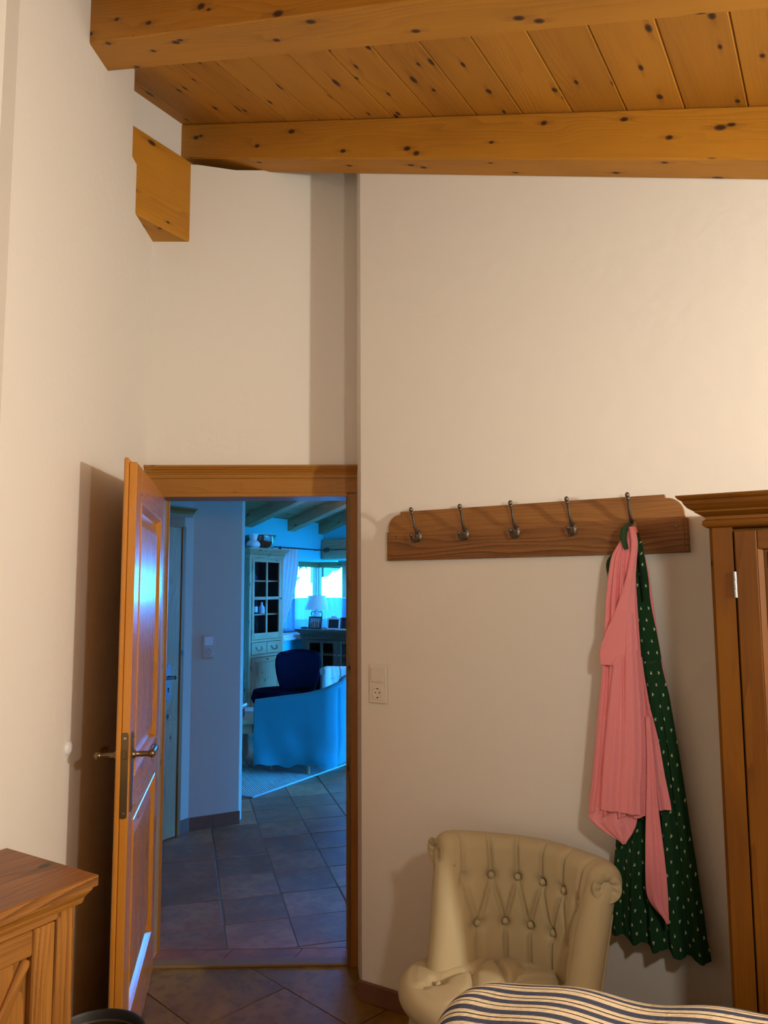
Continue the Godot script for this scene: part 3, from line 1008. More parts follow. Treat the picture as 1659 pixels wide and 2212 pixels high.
func wardrobe() -> void:
	var o := thing("wardrobe", "tall honey-brown wooden wardrobe with a moulded cornice", "wardrobe", rf(1.40, 0, 0))
	var W := 1.3
	var F := 0.53
	var st := mb()
	box(st, Vector3(W / 2, 0.9, 0.26), Vector3(W - 0.012, 1.68, 0.48), 0.002, 1)
	part("carcass", st, M.oak, o)
	st = mb()
	cornice(st, [Vector2(0.0, 1.728), Vector2(0.010, 1.732), Vector2(0.014, 1.738), Vector2(0.012, 1.746), Vector2(0.006, 1.750), Vector2(0.006, 1.757), Vector2(0.018, 1.762), Vector2(0.028, 1.768), Vector2(0.029, 1.772), Vector2(0.042, 1.778), Vector2(0.05, 1.788), Vector2(0.053, 1.796), Vector2(0.061, 1.800), Vector2(0.065, 1.805), Vector2(0.066, 1.809), Vector2(0.0, 1.809)], 0, W, 0.02, F)
	box(st, Vector3(W / 2, 1.80, F / 2), Vector3(W, 0.016, F - 0.02), 0.0)
	part("cornice", st, M.oak, o)
	for s in [[0.0, 0.054], [W - 0.054, W]]:
		st = mb()
		ext(st, PackedVector2Array([Vector2(s[0], F - 0.03), Vector2(s[1], F - 0.03), Vector2(s[1], F), Vector2(s[0] + 0.008, F), Vector2(s[0], F - 0.008)]), -1.729, -0.1, 2, Vector2(s[0], 0.2), Transform3D(Basis(Vector3.RIGHT, PI / 2), Vector3.ZERO))
		part("corner_post", st, M.oak, o)
	st = mb()
	box(st, Vector3(W / 2, 0.06, 0.27), Vector3(W, 0.12, 0.54), 0.004, 0)
	part("plinth", st, M.oak, o)
	for k in 2:
		var x0: float = 0.057 + 0.596 * k
		var d := mb()
		var w := 0.59
		for s in [[0.0, 0.052], [w - 0.052, w]]:
			box(d, Vector3(x0 + (s[0] + s[1]) / 2, 0.93, F - 0.012), Vector3(s[1] - s[0], 1.58, 0.022), 0.003, 1, Vector2(s[0] * 3.0 + k * 0.4, 0.1))
		for r in [[0.14, 0.24], [1.672, 1.72]]:
			box(d, Vector3(x0 + w / 2, (r[0] + r[1]) / 2, F - 0.0125), Vector3(w - 0.104, r[1] - r[0], 0.021), 0.002, 0, Vector2(r[0], 0.2))
		var door := part("door", d, M.oak, o)
		for s in [[0.052, 1.0], [w - 0.052, -1.0]]:
			d = mb()
			ext(d, PackedVector2Array([Vector2(x0 + s[0], F - 0.002), Vector2(x0 + s[0] + s[1] * 0.012, F - 0.012), Vector2(x0 + s[0] + s[1] * 0.012, F - 0.02), Vector2(x0 + s[0], F - 0.02)]), -1.672, -0.24, 2, Vector2.ZERO, Transform3D(Basis(Vector3.RIGHT, PI / 2), Vector3.ZERO))
			part("bevel_strip", d, M.oak, door)
		d = mb()
		box(d, Vector3(x0 + w / 2, 0.956, F - 0.02), Vector3(w - 0.128, 1.432, 0.01), 0.001, 1, Vector2(0.5, 0.2))
		box(d, Vector3(x0 + w / 2, 0.936, F - 0.015), Vector3(w - 0.165, 1.39, 0.012), 0.006, 1, Vector2(0.9, 0.35))
		box(d, Vector3(x0 + w / 2, 1.645, F - 0.015), Vector3(w - 0.142, 0.045, 0.010), 0.004, 0, Vector2(0.2, 0.3))
		part("panel", d, M.oak, door)
		for y in [1.585, 0.33]:
			d = mb()
			for e in 3:
				lathe(d, [Vector2(0, -0.0105), Vector2(0.0042, -0.0105), Vector2(0.0042, 0.0105), Vector2(0, 0.0105)], 10, Transform3D(Basis.IDENTITY, Vector3(x0 - 0.0015 if k == 0 else x0 + w + 0.002, y + 0.0215 * (e - 1), F + 0.001)))
			part("hinge", d, M.zinc, door)

func dresser() -> void:
	var o := thing("dresser", "pine chest with an overhanging brown top at the lower left", "dresser", rf(0.115, 0, 1.337))
	# local x runs away from the front (front face at x = -0.035), z along the front
	var st := mb()
	box(st, Vector3(-0.185, 0.887, 0.55), Vector3(0.37, 0.026, 1.1), 0.002, 2, Vector2(0.3, 0.1))
	part("top", st, M.dresser_top, o)
	st = mb()
	box(st, Vector3(0.0005, 0.887, 0.55), Vector3(0.003, 0.024, 1.1), 0.001, 2, Vector2(0.9, 0.52))
	box(st, Vector3(-0.185, 0.887, -0.0005), Vector3(0.37, 0.024, 0.003), 0.001, 0, Vector2(0.9, 0.52))
	part("top_edging", st, M.dresser, o)
	st = mb()
	var F := -0.034
	# bed moulding under the top, mitred round the end and the front
	cornice(st, [Vector2(0.0, 0.835), Vector2(0.010, 0.838), Vector2(0.013, 0.847), Vector2(0.013, 0.850), Vector2(0.017, 0.856), Vector2(0.026, 0.868), Vector2(0.026, 0.874)], -1.1, -0.034, -0.37, F, Vector2(0.2, 0.3), Transform3D(Basis(Vector3(0, 0, -1), Vector3.UP, Vector3.RIGHT), Vector3.ZERO))
	part("bed_moulding", st, M.dresser, o)
	st = mb()
	box(st, Vector3(-0.206, 0.44, 0.55), Vector3(0.3, 0.79, 1.02), 0.003, 1, Vector2(0.4, 0.1))
	part("carcass", st, M.dresser, o)
	for z in [[0.034, 0.085], [0.53, 0.57], [1.015, 1.066]]:
		st = mb()
		box(st, Vector3(F - 0.012, 0.42, (z[0] + z[1]) / 2), Vector3(0.024, 0.832, z[1] - z[0]), 0.003, 1, Vector2(z[0], 0.2))
		part("post", st, M.dresser, o)
	st = mb()
	box(st, Vector3(F - 0.012, 0.827, 0.55), Vector3(0.024, 0.016, 0.96), 0.002, 2)
	part("front_rail", st, M.dresser, o)
	st = mb()
	box(st, Vector3(F - 0.012, 0.04, 0.55), Vector3(0.024, 0.08, 0.96), 0.002, 2)
	part("front_rail", st, M.dresser, o)
	for z in [[0.087, 0.528], [0.572, 1.013]]:
		st = mb()
		var zc: float = (z[0] + z[1]) / 2
		var wz: float = z[1] - z[0]
		for s in [z[0] + 0.028, z[1] - 0.028]:
			box(st, Vector3(F - 0.009, 0.45, s), Vector3(0.02, 0.735, 0.056), 0.003, 1, Vector2(s * 2.0, 0.4))
		for y in [0.108, 0.79]:
			box(st, Vector3(F - 0.0095, y, zc), Vector3(0.019, 0.055, wz - 0.112), 0.003, 2, Vector2(0.3, y))
		var d := part("door", st, M.dresser, o)
		st = mb()
		box(st, Vector3(F - 0.024, 0.45, zc), Vector3(0.01, 0.65, wz - 0.1), 0.001, 1, Vector2(0.8, z[0]))
		part("panel", st, M.dresser, d)
		st = mb()
		var hx: float = (wz - 0.112) * 0.5
		var ln := Vector2(hx, 0.313).length()
		for s in [-1.0, 1.0]:
			box(st, Vector3.ZERO, Vector3(0.014, ln * 2.0 - 0.02, 0.026), 0.003, 1, Vector2(0.2 * s, 0.3), Transform3D(Basis(Vector3.RIGHT, s * atan2(hx, 0.313)), Vector3(F - 0.015 + 0.001 * s, 0.449, zc)))
		part("cross_bar", st, M.dresser, d)

# ---------------------------------------------------------------- tufted tub chair
var BUTTON_ROWS := [[0.655, 0.0], [0.525, 0.5]]

func seg_dist(p: Vector2, a: Vector2, b: Vector2) -> float:
	var t := clampf((p - a).dot(b - a) / (b - a).length_squared(), 0.0, 1.0)
	return p.distance_to(a + (b - a) * t)

func tuft(p: Vector2, buttons: Array, creases: Array) -> float:
	var d := -0.006
	var pit := 0.0
	for c in creases:
		if absf(p.x - (c[0].x + c[1].x) * 0.5) < 0.12:
			pit = maxf(pit, 0.015 * exp(-pow(seg_dist(p, c[0], c[1]) / 0.0085, 2.0)))
	for b in buttons:
		var r := p.distance_to(b)
		if r < 0.09:
			pit = maxf(pit, 0.030 * exp(-pow(r / 0.019, 2.0)))
			d += 0.004 * exp(-pow(r / 0.045, 2.0))
	return d + pit

func tufted_chair() -> void:
	var o := thing("tub_chair", "beige velvet button-back tub chair standing under the coat rack", "armchair", rf(0.775, 0, 0.33, -0.05))
	build_tub(o, M.velvet)

func back_point(s: float, off: float, h: float) -> Vector3:
	# s along the back from -1 (its right arm) to 1; off outwards from the inner face
	var a := s * 1.10
	return Vector3((0.207 + off) * sin(a), h, 0.094 - (0.207 + off) * cos(a) + 0.30 * (0.72 - h) * smoothstep(0.55, 1.0, absf(s)))

func fwd(sd: float) -> Vector3:
	# the way the front of an arm faces
	return Vector3(sd * cos(1.10), 0, sin(1.10))

func build_tub(o: Node3D, m: Material) -> void:
	var L := 0.275
	var buttons := []
	var creases := []
	for k in 6:
		var x := (k - 2.62) * 0.092
		buttons.append(Vector2(x, 0.650))
		creases.append([Vector2(x, 0.650), Vector2(x * 1.05, 0.80)])
		if k < 5:
			buttons.append(Vector2(x + 0.046, 0.512))
			creases.append([Vector2(x + 0.046, 0.512), Vector2(x + 0.05, 0.28)])
			creases.append([Vector2(x, 0.650), Vector2(x + 0.046, 0.512)])
			creases.append([Vector2(x + 0.092, 0.650), Vector2(x + 0.046, 0.512)])
	var prof := func(t: float, s: float) -> Vector2:
		# t from 0 (inside, at the seat) over the rolled top to 1 (outside, near the floor)
		var H := 0.768 + 0.008 * s * s
		var rr := 0.040 + 0.010 * smoothstep(0.3, 1.0, absf(s))
		var cc := Vector2(0.058 + 0.03 * smoothstep(0.3, 1.0, absf(s)), H - rr)
		if t < 0.55:
			var q := t / 0.55
			var h := lerpf(0.33, H - rr, q)
			return Vector2(lerpf(0.0, cc.x - rr, q * q), h)
		if t < 0.82:
			var a := PI - (t - 0.55) / 0.27 * (PI * 1.28)
			return cc + Vector2(cos(a), sin(a)) * rr
		var q2 := (t - 0.82) / 0.18
		var a1 := PI - PI * 1.28
		var from := cc + Vector2(cos(a1), sin(a1)) * rr
		return Vector2(lerpf(from.x, 0.055, q2), lerpf(from.y, 0.12, q2))
	var surf := func(i: float, j: float) -> Vector3:
		var s := i * 2.0 - 1.0
		var t := j
		var p: Vector2 = prof.call(t, s)
		var off := p.x
		if t < 0.68:
			var arc := s * L
			var fade := (1.0 - smoothstep(0.60, 0.68, t)) * (1.0 - smoothstep(0.86, 0.97, absf(s)))
			off += fade * tuft(Vector2(arc, p.y), buttons, creases)
		return back_point(s, off, p.y)
	var st := mb()
	sheet(st, 220, 84, surf, func(i: float, j: float) -> Vector2: return Vector2(i * 1.2, j), false)
	# rounded fronts of the two arms
	for sd in [-1.0, 1.0]:
		var H := 0.776
		var rr := 0.050
		var cc := Vector2(0.088, H - rr)
		var cap := func(i: float, j: float) -> Vector3:
			var p: Vector2 = prof.call(i, sd)
			var spine := cc
			var q := clampf((p.y - 0.33) / (cc.y - 0.33), 0.0, 1.0)
			var inn := (cc.x - rr) * q * q
			if p.y <= cc.y:
				var a1 := PI - PI * 1.28
				var fr := cc + Vector2(cos(a1), sin(a1)) * rr
				var outer := cc.x + sqrt(maxf(rr * rr - pow(p.y - cc.y, 2.0), 0.0))
				if p.y < fr.y:
					outer = lerpf(0.055, fr.x, clampf((p.y - 0.12) / (fr.y - 0.12), 0.0, 1.0))
				spine = Vector2((inn + outer) * 0.5, p.y)
			var a := j * PI / 2
			var r := spine + (p - spine) * cos(a)
			return back_point(sd, r.x, r.y) + fwd(sd) * 0.045 * sin(a)
		sheet(st, 110, 8, cap, func(i: float, j: float) -> Vector2: return Vector2(i, j), sd < 0.0)
	var back := part("back", st, m, o)
	for b in buttons:
		var s: float = b.x / L
		if absf(s) > 0.86:
			continue
		var H: float = 0.768 + 0.008 * s * s
		var rr := 0.040 + 0.010 * smoothstep(0.3, 1.0, absf(s))
		var p: Vector2 = prof.call((b.y - 0.33) / (H - rr - 0.33) * 0.55, s)
		st = mb()
		ball(st, back_point(s, p.x + 0.013, b.y), 0.0105, 10)
		part("button", st, m, back)
	for sd in [-1.0, 1.0]:
		# gathered rosette on the front of each rolled arm, and the piping below it
		var f := fwd(sd)
		var c := back_point(sd, 0.088, 0.726) + f * 0.030
		var rx := f.cross(Vector3.UP)
		st = mb()
		sheet(st, 54, 10, func(i: float, j: float) -> Vector3:
			var r := 0.040 * (1.0 - j) + 0.001
			var a := i * TAU
			var pl := 0.0022 * sin(a * 8.0 + j * 3.0) * sin(j * PI)
			return c + rx * cos(a) * r + Vector3.UP * sin(a) * r + f * (0.020 * sin((1.0 - j) * 1.3 + 0.3) - 0.02 * exp(-pow(r / 0.011, 2.0)) + pl), func(i: float, j: float) -> Vector2: return Vector2(i, j), true)
		part("arm_rosette", st, m, o)
		st = mb()
		var pts := []
		for k in 14:
			var h := lerpf(0.65, 0.13, k / 13.0)
			pts.append(back_point(sd, lerpf(0.112, 0.062, k / 13.0), h) + f * 0.012)
		tube(st, pts, [0.0042], 7)
		part("arm_piping", st, m, o)
	# seat: deep buttoned cushion with a boxed front
	var sb := []
	var sc := []
	for k in [[-0.13, 0.04], [0.0, 0.06], [0.13, 0.04], [-0.065, 0.16], [0.065, 0.16], [-0.19, 0.15], [0.19, 0.15], [0.0, -0.08], [-0.12, -0.08], [0.12, -0.08]]:
		sb.append(Vector2(k[0], k[1]))
	for k in [[0, 3], [1, 3], [1, 4], [2, 4], [0, 5], [2, 6], [0, 8], [1, 7], [2, 9], [1, 8], [1, 9]]:
		sc.append([sb[k[0]], sb[k[1]]])
	for k in [3, 4, 5, 6]:
		sc.append([sb[k], sb[k] * 1.0 + Vector2(sb[k].x * 0.35, 0.15)])
	var edge := func(a: float) -> Vector2:
		var c := cos(a)
		var s := sin(a)
		var e := Vector2(signf(c) * pow(absf(c), 0.75) * 0.335, signf(s) * pow(absf(s), 0.8) * (0.27 if s > 0 else 0.15))
		if s < 0.25:
			e.x *= lerpf(1.0, 0.76, smoothstep(0.25, -0.4, s))
		return e + Vector2(0, 0.02)
	st = mb()
	var seat := func(i: float, j: float) -> Vector3:
		var e: Vector2 = edge.call(i * TAU)
		var c := Vector2(0, 0.02)
		if j < 0.6:
			var r := j / 0.6
			var p := c + (e - c) * (0.9 * r)
			return Vector3(p.x, 0.425 - 0.02 * r * r - 1.15 * maxf(tuft(p, sb, sc) + 0.003, -0.004), p.y)
		if j < 0.8:
			var a := (j - 0.6) / 0.2 * PI
			var p := c + (e - c) * (0.9 + 0.14 * sin(a))
			return Vector3(p.x, 0.363 + 0.042 * cos(a), p.y)
		var k := (j - 0.8) / 0.2
		var p2 := c + (e - c) * (0.93 + 0.02 * sin(k * PI))
		return Vector3(p2.x, lerpf(0.321, 0.14, k), p2.y)
	sheet(st, 110, 60, seat, func(i: float, j: float) -> Vector2: return Vector2(i, j), true)
	var se := part("seat", st, m, o)
	for b in sb:
		st = mb()
		ball(st, Vector3(b.x, 0.398, b.y), 0.0105, 10)
		part("button", st, m, se)
	for k in [[-0.16, -0.06], [0.16, -0.06], [-0.23, 0.2], [0.23, 0.2]]:
		st = mb()
		lathe(st, [Vector2(0, 0), Vector2(0.014, 0), Vector2(0.018, 0.03), Vector2(0.022, 0.1), Vector2(0.024, 0.16), Vector2(0, 0.16)], 12, Transform3D(Basis.IDENTITY, Vector3(k[0], 0, k[1])))
		part("leg", st, M.bark, o)

# ---------------------------------------------------------------- clothes on the last hook
func row_at(rows: Array, y: float) -> Vector2:
	# rows [y, left, right], y falling; smooth between them
	var n := rows.size()
	for k in n - 1:
		if y >= rows[k + 1][0] or k == n - 2:
			var t := clampf((rows[k][0] - y) / (rows[k][0] - rows[k + 1][0]), 0.0, 1.0)
			var a: Array = rows[maxi(k - 1, 0)]
			var d: Array = rows[mini(k + 2, n - 1)]
			return Vector2(cubic_interpolate(rows[k][1], rows[k + 1][1], a[1], d[1], t), cubic_interpolate(rows[k][2], rows[k + 1][2], a[2], d[2], t))
	return Vector2.ZERO

func cloth(st: SurfaceTool, rows: Array, wc: float, thick: float, folds: float, amp: float, ph: float, hem := 0.0, cut := Vector2.ZERO) -> void:
	# A hanging, folded, closed length of cloth: front sheet and back sheet sharing their side edges.
	var top: float = rows[0][0]
	var bot: float = rows[rows.size() - 1][0]
	for side in [1.0, -1.0]:
		var at := func(i: float, j: float) -> Vector3:
			var y := lerpf(top, bot, j)
			var e := row_at(rows, y)
			var x := lerpf(e.x, e.y, i)
			var ends := pow(maxf(sin(PI * i), 0.0), 0.6)
			var grow := smoothstep(0.0, 0.35, j) * 0.8 + 0.2
			var wave := amp * grow * (sin(folds * TAU * i + ph + 0.5 * sin(j * 4.0 + ph)) + 0.45 * sin(folds * 2.3 * TAU * i + ph * 2.1 + j * 1.3))
			var w: float = wc + ends * (thick * side + wave * (1.0 if side > 0 else 0.55))
			var yy := y - hem * j * sin(folds * TAU * i + ph) - j * j * (cut.x * (1.0 - i) + cut.y * i)
			return Vector3(x, yy, maxf(w, 0.012))
		var uvs := func(i: float, j: float) -> Vector2:
			var y := lerpf(top, bot, j)
			var e := row_at(rows, y)
			return Vector2((i - 0.5) * maxf(e.y - e.x, 0.02) * 1.25, (top - y) + 0.3 * ph)
		sheet(st, 72 if side > 0 else 36, 90 if side > 0 else 45, at, uvs, side > 0)

func clothes() -> void:
	var g := thing("dress", "dark green dress with small white flower print hanging from the last hook", "dress", rf(0, 0, 0))
	var st := mb()
	cloth(st, [[1.757, 1.098, 1.124], [1.721, 1.064, 1.132], [1.668, 1.016, 1.140], [1.608, 1.018, 1.147], [1.533, 1.027, 1.152], [1.42, 1.042, 1.168], [1.335, 1.050, 1.178]], 0.062, 0.022, 1.2, 0.006, 0.4)
	var bodice := part("bodice", st, M.green, g)
	st = mb()
	cloth(st, [[1.345, 1.050, 1.177], [1.24, 1.050, 1.197], [1.069, 1.045, 1.219], [0.843, 1.024, 1.243], [0.677, 1.003, 1.262], [0.533, 0.990, 1.276], [0.478, 0.992, 1.285]], 0.066, 0.026, 4.5, 0.013, 1.1, 0.007, Vector2(-0.012, 0.014))
	part("skirt", st, M.green, g)
	st = mb()
	for k in 22:
		var i := k / 21.0
		ball(st, Vector3(lerpf(1.055, 1.174, i), 1.342 + 0.002 * sin(k * 2.4), 0.066 + 0.024 * pow(sin(PI * i), 0.6)), 0.0042, 6, Vector3(0.8, 1.6, 0.8))
	part("waist_gathers", st, M.green, bodice).set_meta("kind", "stuff")
	st = mb()
	tube(st, [Vector3(1.126, 1.69, 0.094), Vector3(1.132, 1.62, 0.094), Vector3(1.136, 1.535, 0.094)], [0.002, 0.005, 0.003], 6)
	part("neck_opening", st, M.green_dark, bodice)
	st = mb()
	tube(st, [Vector3(1.10, 1.70, 0.140), Vector3(1.092, 1.735, 0.146), Vector3(1.094, 1.762, 0.135), Vector3(1.102, 1.778, 0.112), Vector3(1.108, 1.765, 0.09)], [0.007, 0.011, 0.012, 0.010, 0.006], 8)
	part("hanging_loop", st, M.green, bodice)
	var a := thing("apron", "salmon pink apron hanging over the green dress", "apron", rf(0, 0, 0))
	st = mb()
	cloth(st, [[1.768, 1.098, 1.122], [1.733, 1.077, 1.123], [1.682, 1.047, 1.122], [1.622, 1.034, 1.121], [1.534, 1.022, 1.122], [1.387, 1.010, 1.126], [1.271, 0.997, 1.131], [1.184, 0.985, 1.134], [1.041, 0.968, 1.133], [0.955, 0.957, 1.130], [0.862, 0.944, 1.122]], 0.118, 0.014, 3.6, 0.011, 0.9, 0.004, Vector2(-0.006, -0.012))
	part("apron_panel", st, M.pink, a)
	# the turned-up hem that shows its corner
	st = mb()
	cloth(st, [[0.885, 0.950, 1.10], [0.845, 0.945, 1.092], [0.815, 0.985, 1.078], [0.785, 1.045, 1.060]], 0.118, 0.009, 1.4, 0.004, 3.0, 0.0)
	part("folded_hem", st, M.pink, a)
	# a box pleat that stands proud on the front, with its straight bottom edge
	st = mb()
	cloth(st, [[1.50, 1.07, 1.115], [1.387, 1.052, 1.118], [1.271, 1.035, 1.122], [1.184, 1.022, 1.124], [1.041, 1.005, 1.122], [0.955, 0.996, 1.114], [0.885, 0.990, 1.112]], 0.140, 0.008, 1.6, 0.005, 0.2, 0.0)
	part("front_pleat", st, M.pink, a)
	st = mb()
	cloth(st, [[1.36, 1.116, 1.128], [1.217, 1.119, 1.144], [1.105, 1.118, 1.167], [0.994, 1.119, 1.182], [0.893, 1.123, 1.197]], 0.106, 0.008, 1.7, 0.006, 2.0, 0.0, Vector2(-0.004, -0.01))
	part("side_panel", st, M.pink, a)
	st = mb()
	cloth(st, [[1.18, 1.134, 1.150], [1.038, 1.133, 1.159], [0.900, 1.125, 1.164], [0.764, 1.118, 1.175], [0.660, 1.116, 1.180], [0.625, 1.128, 1.180], [0.576, 1.172, 1.180]], 0.125, 0.006, 1.0, 0.004, 0.6)
	part("apron_tie", st, M.pink, a)
	# the waistband looped over the hook and crossing down to the left
	st = mb()
	cloth(st, [[1.772, 1.110, 1.130], [1.72, 1.114, 1.136], [1.66, 1.106, 1.130], [1.592, 1.088, 1.123], [1.505, 1.056, 1.120], [1.417, 1.017, 1.122], [1.375, 1.004, 1.118], [1.335, 1.003, 1.06]], 0.139, 0.007, 0.7, 0.002, 0.5)
	part("waistband", st, M.pink, a)
	st = mb()
	cloth(st, [[1.777, 1.100, 1.116], [1.713, 1.112, 1.132], [1.622, 1.126, 1.149], [1.503, 1.145, 1.161], [1.387, 1.164, 1.173], [1.272, 1.182, 1.190], [1.20, 1.19, 1.196]], 0.058, 0.005, 0.5, 0.002, 0.2)
	part("rear_tie", st, M.pink, a)

func bed() -> void:
	var at := Transform3D(Basis(Vector3.UP, atan2(-0.267, 0.963)), Vector3(0.150, 0, -1.935))
	var b := thing("bed", "bed hidden under the striped quilt at the lower right", "bed", at)
	var st := mb()
	box(st, Vector3(0.5, 0.36, 0.9), Vector3(0.9, 0.24, 1.62), 0.04, 0)
	part("mattress", st, M.drape, b)
	st = mb()
	box(st, Vector3(0.5, 0.14, 0.9), Vector3(0.92, 0.2, 1.64), 0.01, 0)
	part("bed_frame", st, M.oak, b)
	var q := thing("quilt", "puffy cream and navy striped seersucker quilt at the lower right", "quilt", at)
	st = mb()
	# distance inwards from the outline of the bed, a rectangle with rounded corners
	var dist := func(p: Vector2) -> float:
		var q2: Vector2 = (p - Vector2(0.5, 0.9)).abs() - Vector2(0.5, 0.9) + Vector2(0.22, 0.22)
		return 0.22 - q2.max(Vector2.ZERO).length() - minf(maxf(q2.x, q2.y), 0.0)
	var top := func(i: float, j: float) -> Vector3:
		var p := Vector2(lerpf(-0.14, 1.14, i), lerpf(-0.14, 1.94, j))
		var u := p.x
		var v := p.y
		var d: float = dist.call(p)
		var roll := 0.10
		var y := 0.688
		if d < roll:
			var g := Vector2(dist.call(p + Vector2(0.002, 0)) - dist.call(p - Vector2(0.002, 0)), dist.call(p + Vector2(0, 0.002)) - dist.call(p - Vector2(0, 0.002)))
			var inward := g.normalized() if g.length() > 1e-9 else Vector2.ZERO
			var k := clampf((roll - d) / (roll + 0.14), 0.0, 1.0)
			var ang := k * PI * 0.56
			y -= roll * (1.0 - cos(ang)) * 1.15 + maxf(k - 0.7, 0.0) * 0.5
			p = p + inward * (roll - d) - inward * roll * sin(ang)
		y += 0.010 * sin(u * 7.0 + 1.2) * sin(v * 6.0 + 0.5) + 0.006 * sin(u * 23.0 + v * 9.0) + 0.010 * u
		return Vector3(p.x, y, p.y)
	sheet(st, 150, 170, top, func(i: float, j: float) -> Vector2:
		return Vector2(i * 1.28, j * 2.08 + 0.006 * sin(i * 7.0) + 0.004 * sin(i * 20.0)))
	part("cover", st, M.quilt, q)

func small_bedroom() -> void:
	var b := thing("waste_bin", "round black waste bin behind the dresser and the door", "waste bin", wf(-0.765, 0, -2.09))
	var st := mb()
	lathe(st, [Vector2(0, 0.0), Vector2(0.10, 0.0), Vector2(0.105, 0.01), Vector2(0.128, 0.41), Vector2(0.132, 0.416), Vector2(0.131, 0.424), Vector2(0.126, 0.425), Vector2(0.122, 0.418), Vector2(0.1, 0.02), Vector2(0, 0.015)], 48)
	var body := part("body", st, M.black, b)
	st = mb()
	lathe(st, [Vector2(0.1235, 0.40), Vector2(0.1205, 0.402), Vector2(0.1185, 0.398), Vector2(0.1205, 0.392)], 48)
	part("inner_rim", st, tinted(M.black, "worn_rim", lin(0.05, 0.035, 0.015)), body)
	var d := thing("door_stop", "small white round rubber wall buffer behind the door handle", "door stop", df(0, 0, 0) * Transform3D(Basis(Vector3.BACK, -PI / 2), Vector3(-0.497, 1.065, 0.795)))
	st = mb()
	lathe(st, [Vector2(0.0, 0.0), Vector2(0.024, 0.0), Vector2(0.024, 0.003), Vector2(0.02, 0.009), Vector2(0.01, 0.013), Vector2(0, 0.014)], 24)
	part("buffer", st, M.china, d)
	lamps()

# ---------------------------------------------------------------- hall
const HALL_BEND := Vector3(-1.301, 0, -5.141)

